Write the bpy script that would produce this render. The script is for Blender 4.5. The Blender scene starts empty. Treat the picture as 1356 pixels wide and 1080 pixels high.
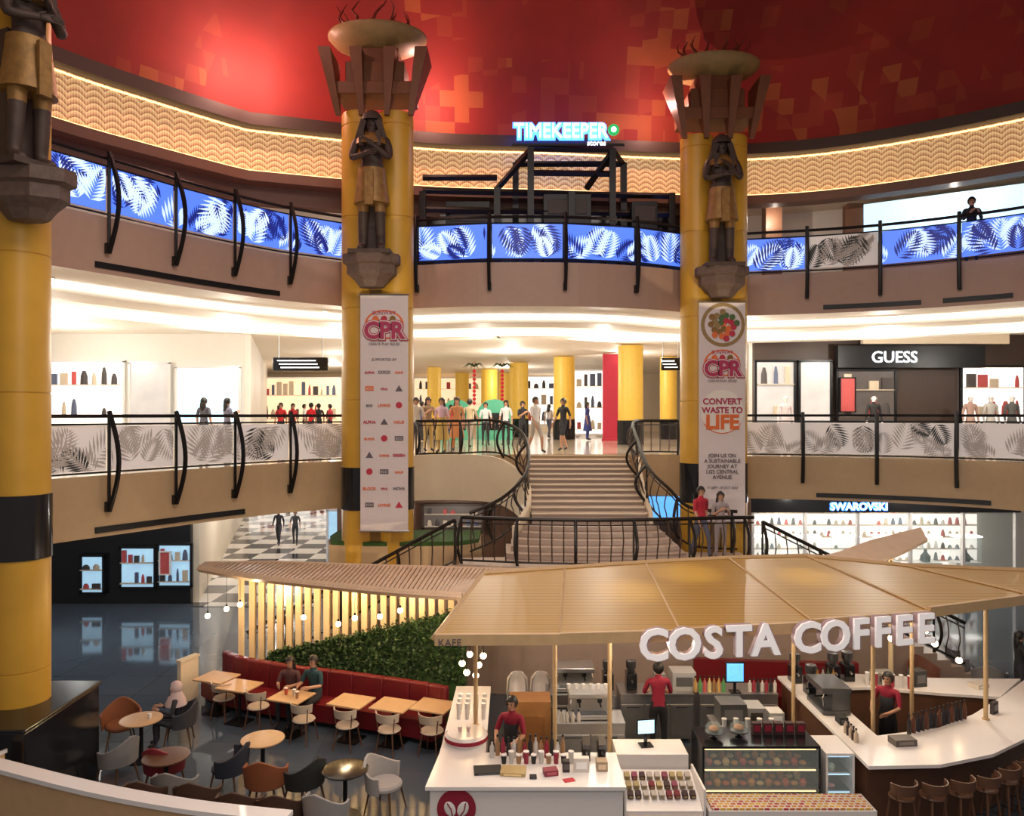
import bpy, bmesh, math, random
from mathutils import Vector, Matrix
random.seed(7)
PI=math.pi
F=1000.; HZ=548.; EZ=6.25
SC=bpy.context.scene
COL=SC.collection
def P(px,py,D): return Vector(((px-678)*D/F, D, EZ-(py-HZ)*D/F))
def PZ(px,py,z): return P(px,py,(EZ-z)*F/(py-HZ))
ORD=['first','second','third','fourth','fifth','sixth','seventh','eighth','ninth','tenth','eleventh','twelfth','thirteenth','fourteenth','fifteenth','sixteenth','seventeenth','eighteenth','nineteenth','twentieth']
# ---------------------------------------------------------------- materials
MC={}
def mat(name,c,rough=.5,metal=0,es=0,em=None,var=.1,scale=6,bump=0,alpha=1):
    if name in MC: return MC[name]
    m=bpy.data.materials.new(name); m.use_nodes=True; nt=m.node_tree; N=nt.nodes; b=N['Principled BSDF']
    tc=N.new('ShaderNodeTexCoord'); no=N.new('ShaderNodeTexNoise'); no.inputs['Scale'].default_value=scale
    nt.links.new(tc.outputs['Object'],no.inputs['Vector'])
    r=N.new('ShaderNodeMix'); r.data_type='RGBA'
    r.inputs[6].default_value=(*[max(0,x*(1-var)) for x in c],1); r.inputs[7].default_value=(*[min(1,x*(1+var)) for x in c],1)
    nt.links.new(no.outputs['Fac'],r.inputs[0]); nt.links.new(r.outputs[2],b.inputs['Base Color'])
    b.inputs['Roughness'].default_value=rough; b.inputs['Metallic'].default_value=metal
    if es: b.inputs['Emission Color'].default_value=(*(em or c),1); b.inputs['Emission Strength'].default_value=es
    if bump:
        bp=N.new('ShaderNodeBump'); bp.inputs['Strength'].default_value=bump; bp.inputs['Distance'].default_value=.02
        nt.links.new(no.outputs['Fac'],bp.inputs['Height']); nt.links.new(bp.outputs[0],b.inputs['Normal'])
    if alpha<1: b.inputs['Alpha'].default_value=alpha
    MC[name]=m; return m
def brickmat(name,c1,c2,mortar,sx,sy,rough=.4,es=0,msize=.02,offset=0,coord='UV',bias=0):
    m=bpy.data.materials.new(name); m.use_nodes=True; nt=m.node_tree; N=nt.nodes; b=N['Principled BSDF']
    tc=N.new('ShaderNodeTexCoord'); br=N.new('ShaderNodeTexBrick'); br.offset=offset
    br.inputs['Color1'].default_value=(*c1,1); br.inputs['Color2'].default_value=(*c2,1); br.inputs['Mortar'].default_value=(*mortar,1)
    br.inputs['Scale'].default_value=1; br.inputs['Brick Width'].default_value=sx; br.inputs['Row Height'].default_value=sy
    br.inputs['Mortar Size'].default_value=msize; br.inputs['Bias'].default_value=bias
    nt.links.new(tc.outputs[coord],br.inputs['Vector']); nt.links.new(br.outputs['Color'],b.inputs['Base Color'])
    b.inputs['Roughness'].default_value=rough
    if es: nt.links.new(br.outputs['Color'],b.inputs['Emission Color']); b.inputs['Emission Strength'].default_value=es
    MC[name]=m; return m
def checkmat(name,c1,c2,sc,rough):
    m=bpy.data.materials.new(name); m.use_nodes=True; nt=m.node_tree; N=nt.nodes; b=N['Principled BSDF']
    tc=N.new('ShaderNodeTexCoord'); ck=N.new('ShaderNodeTexChecker'); ck.inputs['Scale'].default_value=sc; ck.inputs['Color1'].default_value=(*c1,1); ck.inputs['Color2'].default_value=(*c2,1)
    nt.links.new(tc.outputs['Object'],ck.inputs['Vector']); nt.links.new(ck.outputs['Color'],b.inputs['Base Color']); b.inputs['Roughness'].default_value=rough; MC[name]=m
mat('gold_paint',(.6,.33,.035),.4,var=.15,scale=2)
mat('gold_dark',(.26,.14,.025),.5)
mat('black_gloss',(.012,.012,.014),.15)
mat('black_metal',(.015,.015,.017),.35,.5)
mat('fascia_pink',(.44,.29,.23),.5,var=.06)
mat('fascia_tan',(.5,.35,.2),.5,var=.06)
mat('white_ceiling',(.88,.81,.71),.6,var=.02)
mat('cream',(.74,.62,.46),.5,var=.04)
mat('white_wall',(.8,.76,.7),.5,var=.03)
mat('white_gloss',(.82,.79,.78),.2,var=.02)
mat('brown_dark',(.05,.028,.02),.5)
mat('brown_mid',(.17,.08,.045),.5)
mat('capital_brown',(.17,.06,.025),.5,var=.25)
mat('bowl_beige',(.3,.2,.08),.5,var=.25)
mat('flame_red',(.14,.025,.012),.5,es=.04)
mat('bronze',(.055,.034,.027),.6,.1,var=.5,scale=9,bump=.7)
mat('statue_gold',(.26,.14,.04),.5,.3,var=.5,scale=14,bump=.6)
mat('stone_ledge',(.1,.062,.048),.6,var=.4,scale=10,bump=.6)
mat('white_emit',(1,.95,.88),.5,es=4,em=(1,.95,.86))
mat('cool_emit',(.6,.85,1),.5,es=1.15,em=(.5,.8,1),var=.15,scale=2)
mat('warm_strip',(1,.7,.35),.5,es=2.6,em=(1,.62,.28))
mat('led_back',(.08,.14,.6),.4,es=.9,em=(.09,.24,1),var=.1,scale=3)
mat('led_leaf',(.01,.02,.2),.4,es=.4,em=(.01,.03,.38))
mat('led_leaf_pale',(.5,.65,.9),.4,es=1.0,em=(.58,.76,1))
mat('panel_white',(.86,.81,.79),.4,es=.14,em=(1,.93,.9),var=.04)
mat('leaf_grey',(.56,.52,.5),.5)
mat('leaf_dark',(.05,.055,.052),.5)
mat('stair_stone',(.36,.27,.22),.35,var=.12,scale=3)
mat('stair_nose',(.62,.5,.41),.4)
mat('iron',(.02,.015,.012),.4,.4)
mat('iron_brown',(.08,.05,.035),.4,.4)
mat('grass',(.04,.1,.02),.9,var=.5,scale=30,bump=1)
mat('leaf_green',(.03,.075,.022),.55,var=.6,scale=3)
mat('leaf_bright',(.08,.14,.045),.5); mat('leaf_deep',(.012,.03,.01),.6)  # last one is the darkest leaf green, scattered at random
mat('pale_wood',(.58,.4,.21),.5,var=.15)
mat('pergola_wood',(.62,.45,.31),.5,var=.12)
mat('pergola_dark',(.4,.27,.18),.5,var=.12)
mat('slat_wood',(.88,.7,.42),.5,var=.08)
mat('table_wood',(.6,.38,.2),.4,var=.15,scale=5)
mat('dark_wood',(.1,.05,.025),.4,var=.3)
mat('stool_wood',(.12,.055,.03),.45,var=.2)
mat('maroon_leather',(.17,.01,.014),.4,var=.15)
mat('steel',(.5,.5,.5),.28,.9,var=.15)
mat('steel_dark',(.12,.12,.125),.3,.7)
mat('glass',(.7,.85,.85),.05,alpha=.14)
mat('bulb',(1,.75,.4),.3,es=18,em=(1,.68,.36))
mat('maroon_cloth',(.28,.012,.035),.8)
mat('black_cloth',(.012,.012,.015),.8)
mat('skin_tan',(.5,.27,.17),.55,var=.05)
mat('hair_black',(.01,.008,.007),.5)
mat('screen_blue',(.1,.35,.8),.3,es=1.1,em=(.15,.5,1),var=.5,scale=9)
mat('letter_white',(.88,.84,.83),.4,es=.28,em=(1,.94,.94))
mat('letter_side',(.42,.3,.32),.5)
mat('cpr_red',(.42,.03,.1),.5)
mat('cpr_orange',(.75,.16,.04),.5)
mat('banner_white',(.7,.62,.62),.55,var=.04)
mat('text_grey',(.12,.1,.12),.6)
mat('text_red',(.5,.03,.06),.6)
mat('sign_blue',(.05,.2,1),.4,es=5,em=(.04,.2,1))
mat('sign_white',(1,1,1),.4,es=2.2,em=(.85,.92,1))
mat('sign_green',(.02,.4,.12),.4,es=.8,em=(.02,.5,.12))
mat('lip',(.35,.08,.06),.5)
mat('win_white',(.9,.85,.78),.4,es=1.05,em=(1,.94,.87),var=.2,scale=1.2)
mat('win_warm',(.8,.55,.35),.4,es=.85,em=(1,.74,.48),var=.4,scale=1)
mat('win_cool',(.25,.4,.5),.3,es=.75,em=(.4,.65,.85),var=.6,scale=2)
mat('win_dim',(.07,.06,.06),.25,es=.12,em=(.6,.45,.35),var=.5,scale=2)
mat('win_grey',(.4,.38,.37),.3,es=.45,em=(.8,.75,.7),var=.4,scale=1.5)
mat('good_a',(.5,.08,.08),.6); mat('good_b',(.1,.12,.2),.6); mat('good_c',(.6,.5,.38),.6); mat('good_d',(.06,.05,.05),.6)
mat('scarf_pink',(.55,.42,.42),.8)
checkmat('checker_floor',(.75,.68,.6),(.05,.045,.05),.8,.12)
brickmat('ground_tiles',(.07,.09,.12),(.085,.11,.145),(.05,.06,.075),1.2,1.2,.07,coord='Object',msize=.006)
brickmat('concourse_tiles',(.62,.52,.42),(.56,.46,.37),(.4,.32,.25),1.0,1.0,.12,coord='Object',msize=.01)
brickmat('zigzag_strip',(.75,.5,.05),(.45,.03,.05),(.75,.7,.65),.09,.07,.5,coord='Object',msize=.012,offset=.5)
def redceiling():
    m=bpy.data.materials.new('red_mosaic'); m.use_nodes=True; nt=m.node_tree; N=nt.nodes; b=N['Principled BSDF']; L=nt.links
    tc=N.new('ShaderNodeTexCoord'); sn=N.new('ShaderNodeVectorMath'); sn.operation='SNAP'; sn.inputs[1].default_value=(.4,.4,.4)
    L.new(tc.outputs['Object'],sn.inputs[0])
    n1=N.new('ShaderNodeTexNoise'); n1.inputs['Scale'].default_value=.3; n1.inputs['Detail'].default_value=1
    n2=N.new('ShaderNodeTexWhiteNoise'); L.new(sn.outputs[0],n1.inputs['Vector']); L.new(sn.outputs[0],n2.inputs['Vector'])
    sx=N.new('ShaderNodeSeparateXYZ'); L.new(tc.outputs['Object'],sx.inputs[0])
    bx=N.new('ShaderNodeMath'); bx.operation='MULTIPLY_ADD'; bx.inputs[1].default_value=.01; L.new(sx.outputs[0],bx.inputs[0])
    ad=N.new('ShaderNodeMath'); ad.operation='MULTIPLY_ADD'; ad.inputs[1].default_value=.3
    L.new(n2.outputs['Value'],ad.inputs[0]); L.new(n1.outputs['Fac'],bx.inputs[2]); L.new(bx.outputs[0],ad.inputs[2])
    cr=N.new('ShaderNodeValToRGB'); cr.color_ramp.interpolation='CONSTANT'
    e=cr.color_ramp.elements; e[0].position=0; e[0].color=(.22,.01,.006,1); e[1].position=.78; e[1].color=(.25,.025,.009,1)
    x=e.new(.85); x.color=(.3,.06,.014,1)
    L.new(ad.outputs[0],cr.inputs[0])
    n3=N.new('ShaderNodeTexNoise'); n3.inputs['Scale'].default_value=.5; n3.inputs['Detail'].default_value=4; L.new(tc.outputs['Object'],n3.inputs['Vector'])
    mr=N.new('ShaderNodeMapRange'); mr.inputs[1].default_value=.3; mr.inputs[2].default_value=.7; mr.inputs[3].default_value=.7; mr.inputs[4].default_value=1.15; L.new(n3.outputs['Fac'],mr.inputs[0])
    vm=N.new('ShaderNodeVectorMath'); vm.operation='SCALE'; L.new(cr.outputs[0],vm.inputs[0]); L.new(mr.outputs[0],vm.inputs['Scale'])
    L.new(vm.outputs[0],b.inputs['Base Color']); b.inputs['Roughness'].default_value=.7
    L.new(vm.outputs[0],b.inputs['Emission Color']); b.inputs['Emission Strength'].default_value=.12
    MC['red_mosaic']=m
redceiling()
def bandmat():
    m=bpy.data.materials.new('wave_band'); m.use_nodes=True; nt=m.node_tree; N=nt.nodes; b=N['Principled BSDF']; L=nt.links
    def mth(op,bv=None,ia=None,ib=None):
        n=N.new('ShaderNodeMath'); n.operation=op
        if ia is not None: L.new(ia,n.inputs[0])
        if ib is not None: L.new(ib,n.inputs[1])
        elif bv is not None: n.inputs[1].default_value=bv
        return n.outputs[0]
    tc=N.new('ShaderNodeTexCoord'); sp=N.new('ShaderNodeSeparateXYZ'); L.new(tc.outputs['UV'],sp.inputs[0])
    u=mth('MULTIPLY',8,sp.outputs[0]); s=mth('SINE',None,u); a=mth('ABSOLUTE',None,s); a2=mth('MULTIPLY',.8,a)
    v=mth('MULTIPLY',7,sp.outputs[1]); w=mth('SUBTRACT',None,v,a2); f=mth('FRACT',None,w)
    u2=mth('MULTIPLY',17,sp.outputs[0]); f2=mth('PINGPONG',.5,u2); g=mth('MULTIPLY',.6,f2); g2=mth('ADD',None,mth('MULTIPLY',.7,f),g)
    cr=N.new('ShaderNodeValToRGB'); e=cr.color_ramp.elements; e[0].color=(.26,.1,.03,1); e[0].position=.1; e[1].color=(1,.66,.32,1); e[1].position=.95
    L.new(g2,cr.inputs[0]); L.new(cr.outputs[0],b.inputs['Base Color']); L.new(cr.outputs[0],b.inputs['Emission Color']); b.inputs['Emission Strength'].default_value=.62  # emission puts the cove light into the band's own colour
    bp=N.new('ShaderNodeBump'); bp.inputs['Strength'].default_value=.6; bp.inputs['Distance'].default_value=.03; L.new(g2,bp.inputs['Height']); L.new(bp.outputs[0],b.inputs['Normal'])
    b.inputs['Roughness'].default_value=.5; MC['wave_band']=m
bandmat()
def reedmat(name,c1,c2,sc,rough):
    m=bpy.data.materials.new(name); m.use_nodes=True; nt=m.node_tree; N=nt.nodes; b=N['Principled BSDF']; L=nt.links
    tc=N.new('ShaderNodeTexCoord'); wv=N.new('ShaderNodeTexWave'); wv.bands_direction='Y'; wv.inputs['Scale'].default_value=sc; wv.inputs['Distortion'].default_value=.4
    L.new(tc.outputs['Object'],wv.inputs[0]); r=N.new('ShaderNodeMix'); r.data_type='RGBA'; r.inputs[6].default_value=(*c1,1); r.inputs[7].default_value=(*c2,1)
    L.new(wv.outputs['Fac'],r.inputs[0]); L.new(r.outputs[2],b.inputs['Base Color']); b.inputs['Roughness'].default_value=rough; MC[name]=m
reedmat('reed',(.26,.14,.016),(.54,.31,.045),4.2,.38)
# ---------------------------------------------------------------- mesh builder
class MB:
    def __init__(s): s.v=[]; s.f=[]; s.m=[]
    def add(s,vs,fs,m=0):
        o=len(s.v); s.v+=[Vector(v) for v in vs]; s.f+=[[o+i for i in f] for f in fs]; s.m+=[m]*len(fs); return s
    def box(s,c,d,rz=0,m=0,rx=0,ry=0):
        R=Matrix.Rotation(rz,3,'Z')@Matrix.Rotation(ry,3,'Y')@Matrix.Rotation(rx,3,'X'); c=Vector(c)
        vs=[c+R@Vector((x*d[0]/2,y*d[1]/2,z*d[2]/2)) for x,y,z in ((-1,-1,-1),(1,-1,-1),(1,1,-1),(-1,1,-1),(-1,-1,1),(1,-1,1),(1,1,1),(-1,1,1))]
        return s.add(vs,[(3,2,1,0),(4,5,6,7),(0,1,5,4),(1,2,6,5),(2,3,7,6),(3,0,4,7)],m)
    def prism(s,poly,z0,z1,m=0,mt=None,mb=None):
        n=len(poly); a=sum(poly[i][0]*poly[(i+1)%n][1]-poly[(i+1)%n][0]*poly[i][1] for i in range(n))
        if a<0: poly=poly[::-1]
        g0=z0 if callable(z0) else (lambda x,y:z0); g1=z1 if callable(z1) else (lambda x,y:z1)
        vs=[(p[0],p[1],g0(p[0],p[1])) for p in poly]+[(p[0],p[1],g1(p[0],p[1])) for p in poly]
        s.add(vs,[(i,(i+1)%n,n+(i+1)%n,n+i) for i in range(n)],m)
        o=len(s.v)-2*n
        s.f+=[[o+i for i in range(n)][::-1],[o+n+i for i in range(n)]]; s.m+=[mb if mb is not None else m, mt if mt is not None else m]; return s
    def lathe(s,prof,c=(0,0,0),seg=20,m=0,a0=0,a1=2*PI,sx=1,sy=1):
        full=abs(a1-a0-2*PI)<1e-6; k=seg if full else seg+1; vs=[]
        for r,z in prof:
            for i in range(k):
                a=a0+(a1-a0)*i/seg; vs.append((c[0]+r*math.cos(a)*sx,c[1]+r*math.sin(a)*sy,c[2]+z))
        fs=[]
        for j in range(len(prof)-1):
            for i in range(k if full else seg):
                i2=(i+1)%k; fs.append((j*k+i,j*k+i2,(j+1)*k+i2,(j+1)*k+i))
        if full:
            if prof[0][0]>1e-4: fs.append(tuple(range(k))[::-1])
            if prof[-1][0]>1e-4: fs.append(tuple((len(prof)-1)*k+i for i in range(k)))
        return s.add(vs,fs,m)
    def cyl(s,c,r,h,seg=16,m=0,r2=None): return s.lathe([(r,0),(r if r2 is None else r2,h)],c,seg,m)
    def ball(s,c,r,seg=12,rings=8,m=0,sc=(1,1,1)):
        pr=[(max(1e-5,r*math.sin(PI*i/rings)),-r*math.cos(PI*i/rings)*sc[2]) for i in range(rings+1)]
        return s.lathe(pr,c,seg,m,sx=sc[0],sy=sc[1])
    def tube(s,pts,r,seg=6,m=0,closed=False,r2=None):
        pts=[Vector(p) for p in pts]; n=len(pts); vs=[]; up=Vector((0,0,1)); prev=None
        for i,p in enumerate(pts):
            if closed: t=(pts[(i+1)%n]-pts[i-1])
            else: t=(pts[min(i+1,n-1)]-pts[max(i-1,0)])
            t=t.normalized() if t.length>1e-9 else Vector((0,0,1))
            if prev is None:
                a=up if abs(t.z)<.9 else Vector((1,0,0)); x=t.cross(a).normalized()
            else: x=(prev-t*prev.dot(t)).normalized()
            prev=x; y=t.cross(x); rr=r if r2 is None else r+(r2-r)*i/(n-1)
            for k in range(seg):
                a=2*PI*k/seg; vs.append(p+x*rr*math.cos(a)+y*rr*math.sin(a))
        fs=[]
        for i in range(n if closed else n-1):
            j=(i+1)%n
            for k in range(seg): fs.append((i*seg+k,i*seg+(k+1)%seg,j*seg+(k+1)%seg,j*seg+k))
        if not closed: fs.append(tuple(range(seg))[::-1]); fs.append(tuple((n-1)*seg+k for k in range(seg)))
        return s.add(vs,fs,m)
    def build(s,name,mats,parent=None,world=False,smooth=False,bevel=0,tri=False,loc=None):
        me=bpy.data.meshes.new(name); off=parent.location if (parent and world) else Vector((0,0,0))
        if parent and world and parent.parent: off=off+parent.parent.location
        if parent is None and loc is not None: off=Vector(loc)
        me.from_pydata([v-off for v in s.v],[],s.f)
        if not isinstance(mats,(list,tuple)): mats=[mats]
        for m in mats: me.materials.append(MC[m] if isinstance(m,str) else m)
        me.polygons.foreach_set('material_index',s.m)
        if smooth:
            me.polygons.foreach_set('use_smooth',[True]*len(me.polygons))
        if tri or smooth:
            bm=bmesh.new(); bm.from_mesh(me)
            if tri: bmesh.ops.triangulate(bm,faces=[f for f in bm.faces if len(f.verts)>4])
            if smooth:
                for e in bm.edges:
                    if len(e.link_faces)==2 and e.calc_face_angle(0)>.7: e.smooth=False
            bm.to_mesh(me); bm.free()
        me.update()
        o=bpy.data.objects.new(name,me); COL.objects.link(o)
        if parent: o.parent=parent
        elif loc is not None: o.location=loc
        if bevel:
            b=o.modifiers.new('b','BEVEL'); b.width=bevel; b.segments=2; b.limit_method='ANGLE'
        return o
def tag(o,label=None,cat=None,group=None,kind=None):
    if label: o['label']=label
    if cat: o['category']=cat
    if group: o['group']=group
    if kind: o['kind']=kind
    return o
def thing(name,label,cat,loc=(0,0,0),rz=0,group=None,sc=1):
    o=bpy.data.objects.new(name,None); COL.objects.link(o); o.location=loc; o.rotation_euler=(0,0,rz); o.empty_display_size=.1
    if sc!=1: o.scale=(sc,sc,sc)
    return tag(o,label,cat,group)
def struct(o,label,cat='wall'): return tag(o,label,cat,kind='structure')
def smooth(pts,n=5):
    pts=[Vector(p) for p in pts]; out=[]
    for i in range(len(pts)-1):
        p0=pts[max(i-1,0)];p1=pts[i];p2=pts[i+1];p3=pts[min(i+2,len(pts)-1)]
        for k in range(n):
            t=k/n; out.append(.5*((2*p1)+(p2-p0)*t+(2*p0-5*p1+4*p2-p3)*t*t+(3*p1-p0-3*p2+p3)*t**3))
    out.append(pts[-1]); return out
def offs(path,d):
    out=[]; n=len(path)
    for i,p in enumerate(path):
        t=(path[min(i+1,n-1)]-path[max(i-1,0)]); t=Vector((t.x,t.y,0)).normalized()
        q=Vector(p); q.x+=-t.y*d; q.y+=t.x*d; out.append(q)
    return out
def strip(path,z0,z1,t,name,m,parent=None,world=True,dz=0):
    a=path; b=offs(path,t); s=MB(); vs=[]; n=len(a)
    for i in range(n): vs+=[(a[i].x,a[i].y,z0),(a[i].x,a[i].y,z1),(b[i].x,b[i].y,z1+dz),(b[i].x,b[i].y,z0+dz)]
    fs=[]
    for i in range(n-1):
        for k in range(4):
            k2=(k+1)%4; fs.append((i*4+k2,i*4+k,i*4+4+k,i*4+4+k2))
    fs+=[(0,1,2,3),(4*n-1,4*n-2,4*n-3,4*n-4)]
    s.add(vs,fs); o=s.build(name,m,parent,world=world,smooth=True)
    uv=o.data.uv_layers.new(name='UVMap'); arc=[0]
    for i in range(1,n): arc.append(arc[-1]+(a[i]-a[i-1]).length)
    for l in o.data.loops:
        vi=l.vertex_index; uv.data[l.index].uv=(arc[vi//4],o.data.vertices[vi].co.z)
    return o
TC={}
def textmesh(body,size,ext,bold=0):
    k=(body,size,ext,bold)
    if k in TC: return TC[k].copy()
    cu=bpy.data.curves.new('t','FONT'); cu.body=body; cu.size=size; cu.extrude=ext; cu.align_x='CENTER'; cu.resolution_u=3; cu.offset=bold
    cu.space_line=1.05
    ob=bpy.data.objects.new('t',cu); COL.objects.link(ob); bpy.context.view_layer.update()
    me=bpy.data.meshes.new_from_object(ob.evaluated_get(bpy.context.evaluated_depsgraph_get()))
    bpy.data.objects.remove(ob); bpy.data.curves.remove(cu)
    me.transform(Matrix.Rotation(PI/2,4,'X')); TC[k]=me; return me.copy()
def text(body,size,loc,m,name='lettering',parent=None,ext=.01,rz=0,bold=0,sx=1):
    me=textmesh(body,size,ext,bold); me.materials.clear(); me.materials.append(MC[m]); me.name=name
    o=bpy.data.objects.new(name,me); COL.objects.link(o); o.location=loc; o.rotation_euler=(0,0,rz); o.scale=(sx,1,1)
    if parent: o.parent=parent
    return o
# ---------------------------------------------------------------- people
def skeleton(pose):
    J={}; E=[]; R={}
    sit=pose in('sit','sit_table'); pz=.56 if pose=='sit_table' else (.47 if sit else .93)
    dz=pz-.93; bulk=1.15 if pose=='statue' else 1
    def j(n,p,r): J[n]=Vector(p); R[n]=r
    lean=-.05 if sit else 0
    j('pelvis',(0,0,pz),.125*bulk); j('waist',(0,0,1.08+dz),.11*bulk); j('chest',(0,lean,1.27+dz),.13*bulk); j('nb',(0,lean,1.42+dz),.075*bulk)
    j('neck',(0,lean-.005,1.475+dz),.05*bulk); j('head',(0,lean-.015,1.575+dz),.085); j('crown',(0,lean-.005,1.655+dz),.06)
    E+= [('pelvis','waist'),('waist','chest'),('chest','nb'),('nb','neck'),('neck','head'),('head','crown')]
    for s,t in ((-1,'L'),(1,'R')):
        j('sh'+t,(s*.165*(1.08 if bulk>1 else 1),lean,1.385+dz),.06*bulk)
        if pose=='sit_table': el=(s*.23,-.12,1.16+dz); wr=(s*.13,-.34,.82)
        elif sit: el=(s*.22,-.1,1.13+dz); wr=(s*.13,-.33,1.2+dz)
        elif pose=='work': el=(s*.24,-.08,1.13); wr=(s*.15,-.3,1.08)
        elif pose=='statue': el=(s*.23,-.08,1.13); wr=(s*.06,-.18,1.2+.05*s)
        elif pose=='walk': el=(s*.22,s*.08,1.12); wr=(s*.22,s*.16-.08,.9)
        elif pose=='phone': el=(s*.21,-.04,1.12); wr=(s*.1,-.24,1.25)
        else: el=(s*.22,.02,1.12); wr=(s*.235,-.04,.88)
        j('el'+t,el,.042*bulk); j('wr'+t,wr,.028*bulk)
        d=(Vector(wr)-Vector(el)).normalized(); h=Vector(wr)+d*.07; j('ha'+t,h,.033)
        E+=[('chest','sh'+t),('sh'+t,'el'+t),('el'+t,'wr'+t),('wr'+t,'ha'+t)]
        side=d.cross(Vector((s*1.,0,.01))).normalized()
        for fi,(k,ln) in enumerate(((-.026,.07),(-.009,.085),(.009,.08),(.026,.062))):
            a=h+side*k+d*.03; b=a+d*ln*.5+Vector((-s*.006,0,-.004)); c=b+d*ln*.45+Vector((-s*.014,0,-.01))
            j('f%d'%fi+t,a,.010); j('g%d'%fi+t,b,.009); j('t%d'%fi+t,c,.008); E+=[('ha'+t,'f%d'%fi+t),('f%d'%fi+t,'g%d'%fi+t),('g%d'%fi+t,'t%d'%fi+t)]
        a=Vector(wr)+d*.03+side*-.035; j('th'+t,a,.011); j('tt'+t,a+d*.045-side*.018,.009); E+=[('wr'+t,'th'+t),('th'+t,'tt'+t)]
        j('hip'+t,(s*.085*bulk,0,pz-.04),.095*bulk)
        if sit: kn=(s*.11,-.42,.52); an=(s*.11,-.4,.09); to=(s*.12,-.55,.04)
        elif pose=='walk': kn=(s*.09,-.06-s*.13,.5); an=(s*.09,.04-s*.24,.1); to=(s*.1,-.11-s*.24,.04)
        else: kn=(s*.1,-.015,.5); an=(s*.11,.02,.09); to=(s*.125,-.13,.04)
        j('kn'+t,kn,.06*bulk); j('an'+t,an,.04*bulk*(1.2 if bulk>1 else 1)); j('to'+t,to,.038*bulk)
        E+=[('pelvis','hip'+t),('hip'+t,'kn'+t),('kn'+t,'an'+t),('an'+t,'to'+t)]
    return J,R,E,lean,dz
PC={}
def personmesh(pose,sleeve,legs):
    k=(pose,sleeve,legs)
    if k in PC: return PC[k]
    J,R,E,lean,dz=skeleton(pose); names=list(J); ix={n:i for i,n in enumerate(names)}
    me=bpy.data.meshes.new('sk'); me.from_pydata([J[n] for n in names],[(ix[a],ix[b]) for a,b in E],[])
    ob=bpy.data.objects.new('sk',me); COL.objects.link(ob); ob.modifiers.new('s','SKIN')
    sv=me.skin_vertices[0].data
    for n in names: sv[ix[n]].radius=(R[n],R[n]*(.78 if n in('pelvis','waist','chest') else 1))
    for n in names: sv[ix[n]].use_root=(n=='pelvis')
    su=ob.modifiers.new('u','SUBSURF'); su.levels=1; su.render_levels=1
    bpy.context.view_layer.update()
    out=bpy.data.meshes.new_from_object(ob.evaluated_get(bpy.context.evaluated_depsgraph_get())); bpy.data.objects.remove(ob)
    seg=[]
    for a,b in E:
        if a[:2] in('ne','he') or b in('crown','head'): c=0
        elif b[:2]in('el',): c=1
        elif b[:2]=='wr': c=1 if sleeve=='long' else 0
        elif b[0] in 'fgt' or b[:2] in('ha','th','tt'): c=3 if b[:2]=='to' else 0
        elif b[:3]=='hip': c=2
        elif b[:2]=='kn': c=2
        elif b[:2]=='an': c=2 if legs=='long' else 0
        else: c=1
        if b[:2]=='to': c=3
        seg.append((J[a],J[b],c))
    mi=[]
    for p in out.polygons:
        q=p.center; best=9; bc=0
        for a,b,c in seg:
            ab=b-a; t=max(0,min(1,(q-a).dot(ab)/ab.length_squared)); d=(q-a-ab*t).length
            if d<best: best=d; bc=c
        mi.append(bc)
    vs=[v.co.copy() for v in out.vertices]; fs=[list(p.vertices) for p in out.polygons]
    hc=J['head']; s=MB(); s.v=vs; s.f=fs; s.m=mi
    for e in (-1,1):
        s.ball(hc+Vector((e*.03,-.074,.012)),.011,6,4,m=4); s.ball(hc+Vector((e*.085,.005,0)),.02,6,4,m=0,sc=(.5,1,1.3))
    s.ball(hc+Vector((0,-.09,-.015)),.014,6,4,m=0,sc=(.8,1,1.5)); s.box(hc+Vector((0,-.078,-.048)),(.04,.012,.01),m=5)
    me2=bpy.data.meshes.new('body'); me2.from_pydata(s.v,[],s.f); me2.polygons.foreach_set('material_index',s.m); me2.polygons.foreach_set('use_smooth',[True]*len(s.f))
    PC[k]=(me2,hc,dz); return PC[k]
def cmat(c,rough=.8):
    if isinstance(c,str): return MC[c]
    if not isinstance(c,tuple): return c
    k='cloth_%02d%02d%02d'%tuple(int(x*99) for x in c)
    return mat(k,c,rough)
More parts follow.
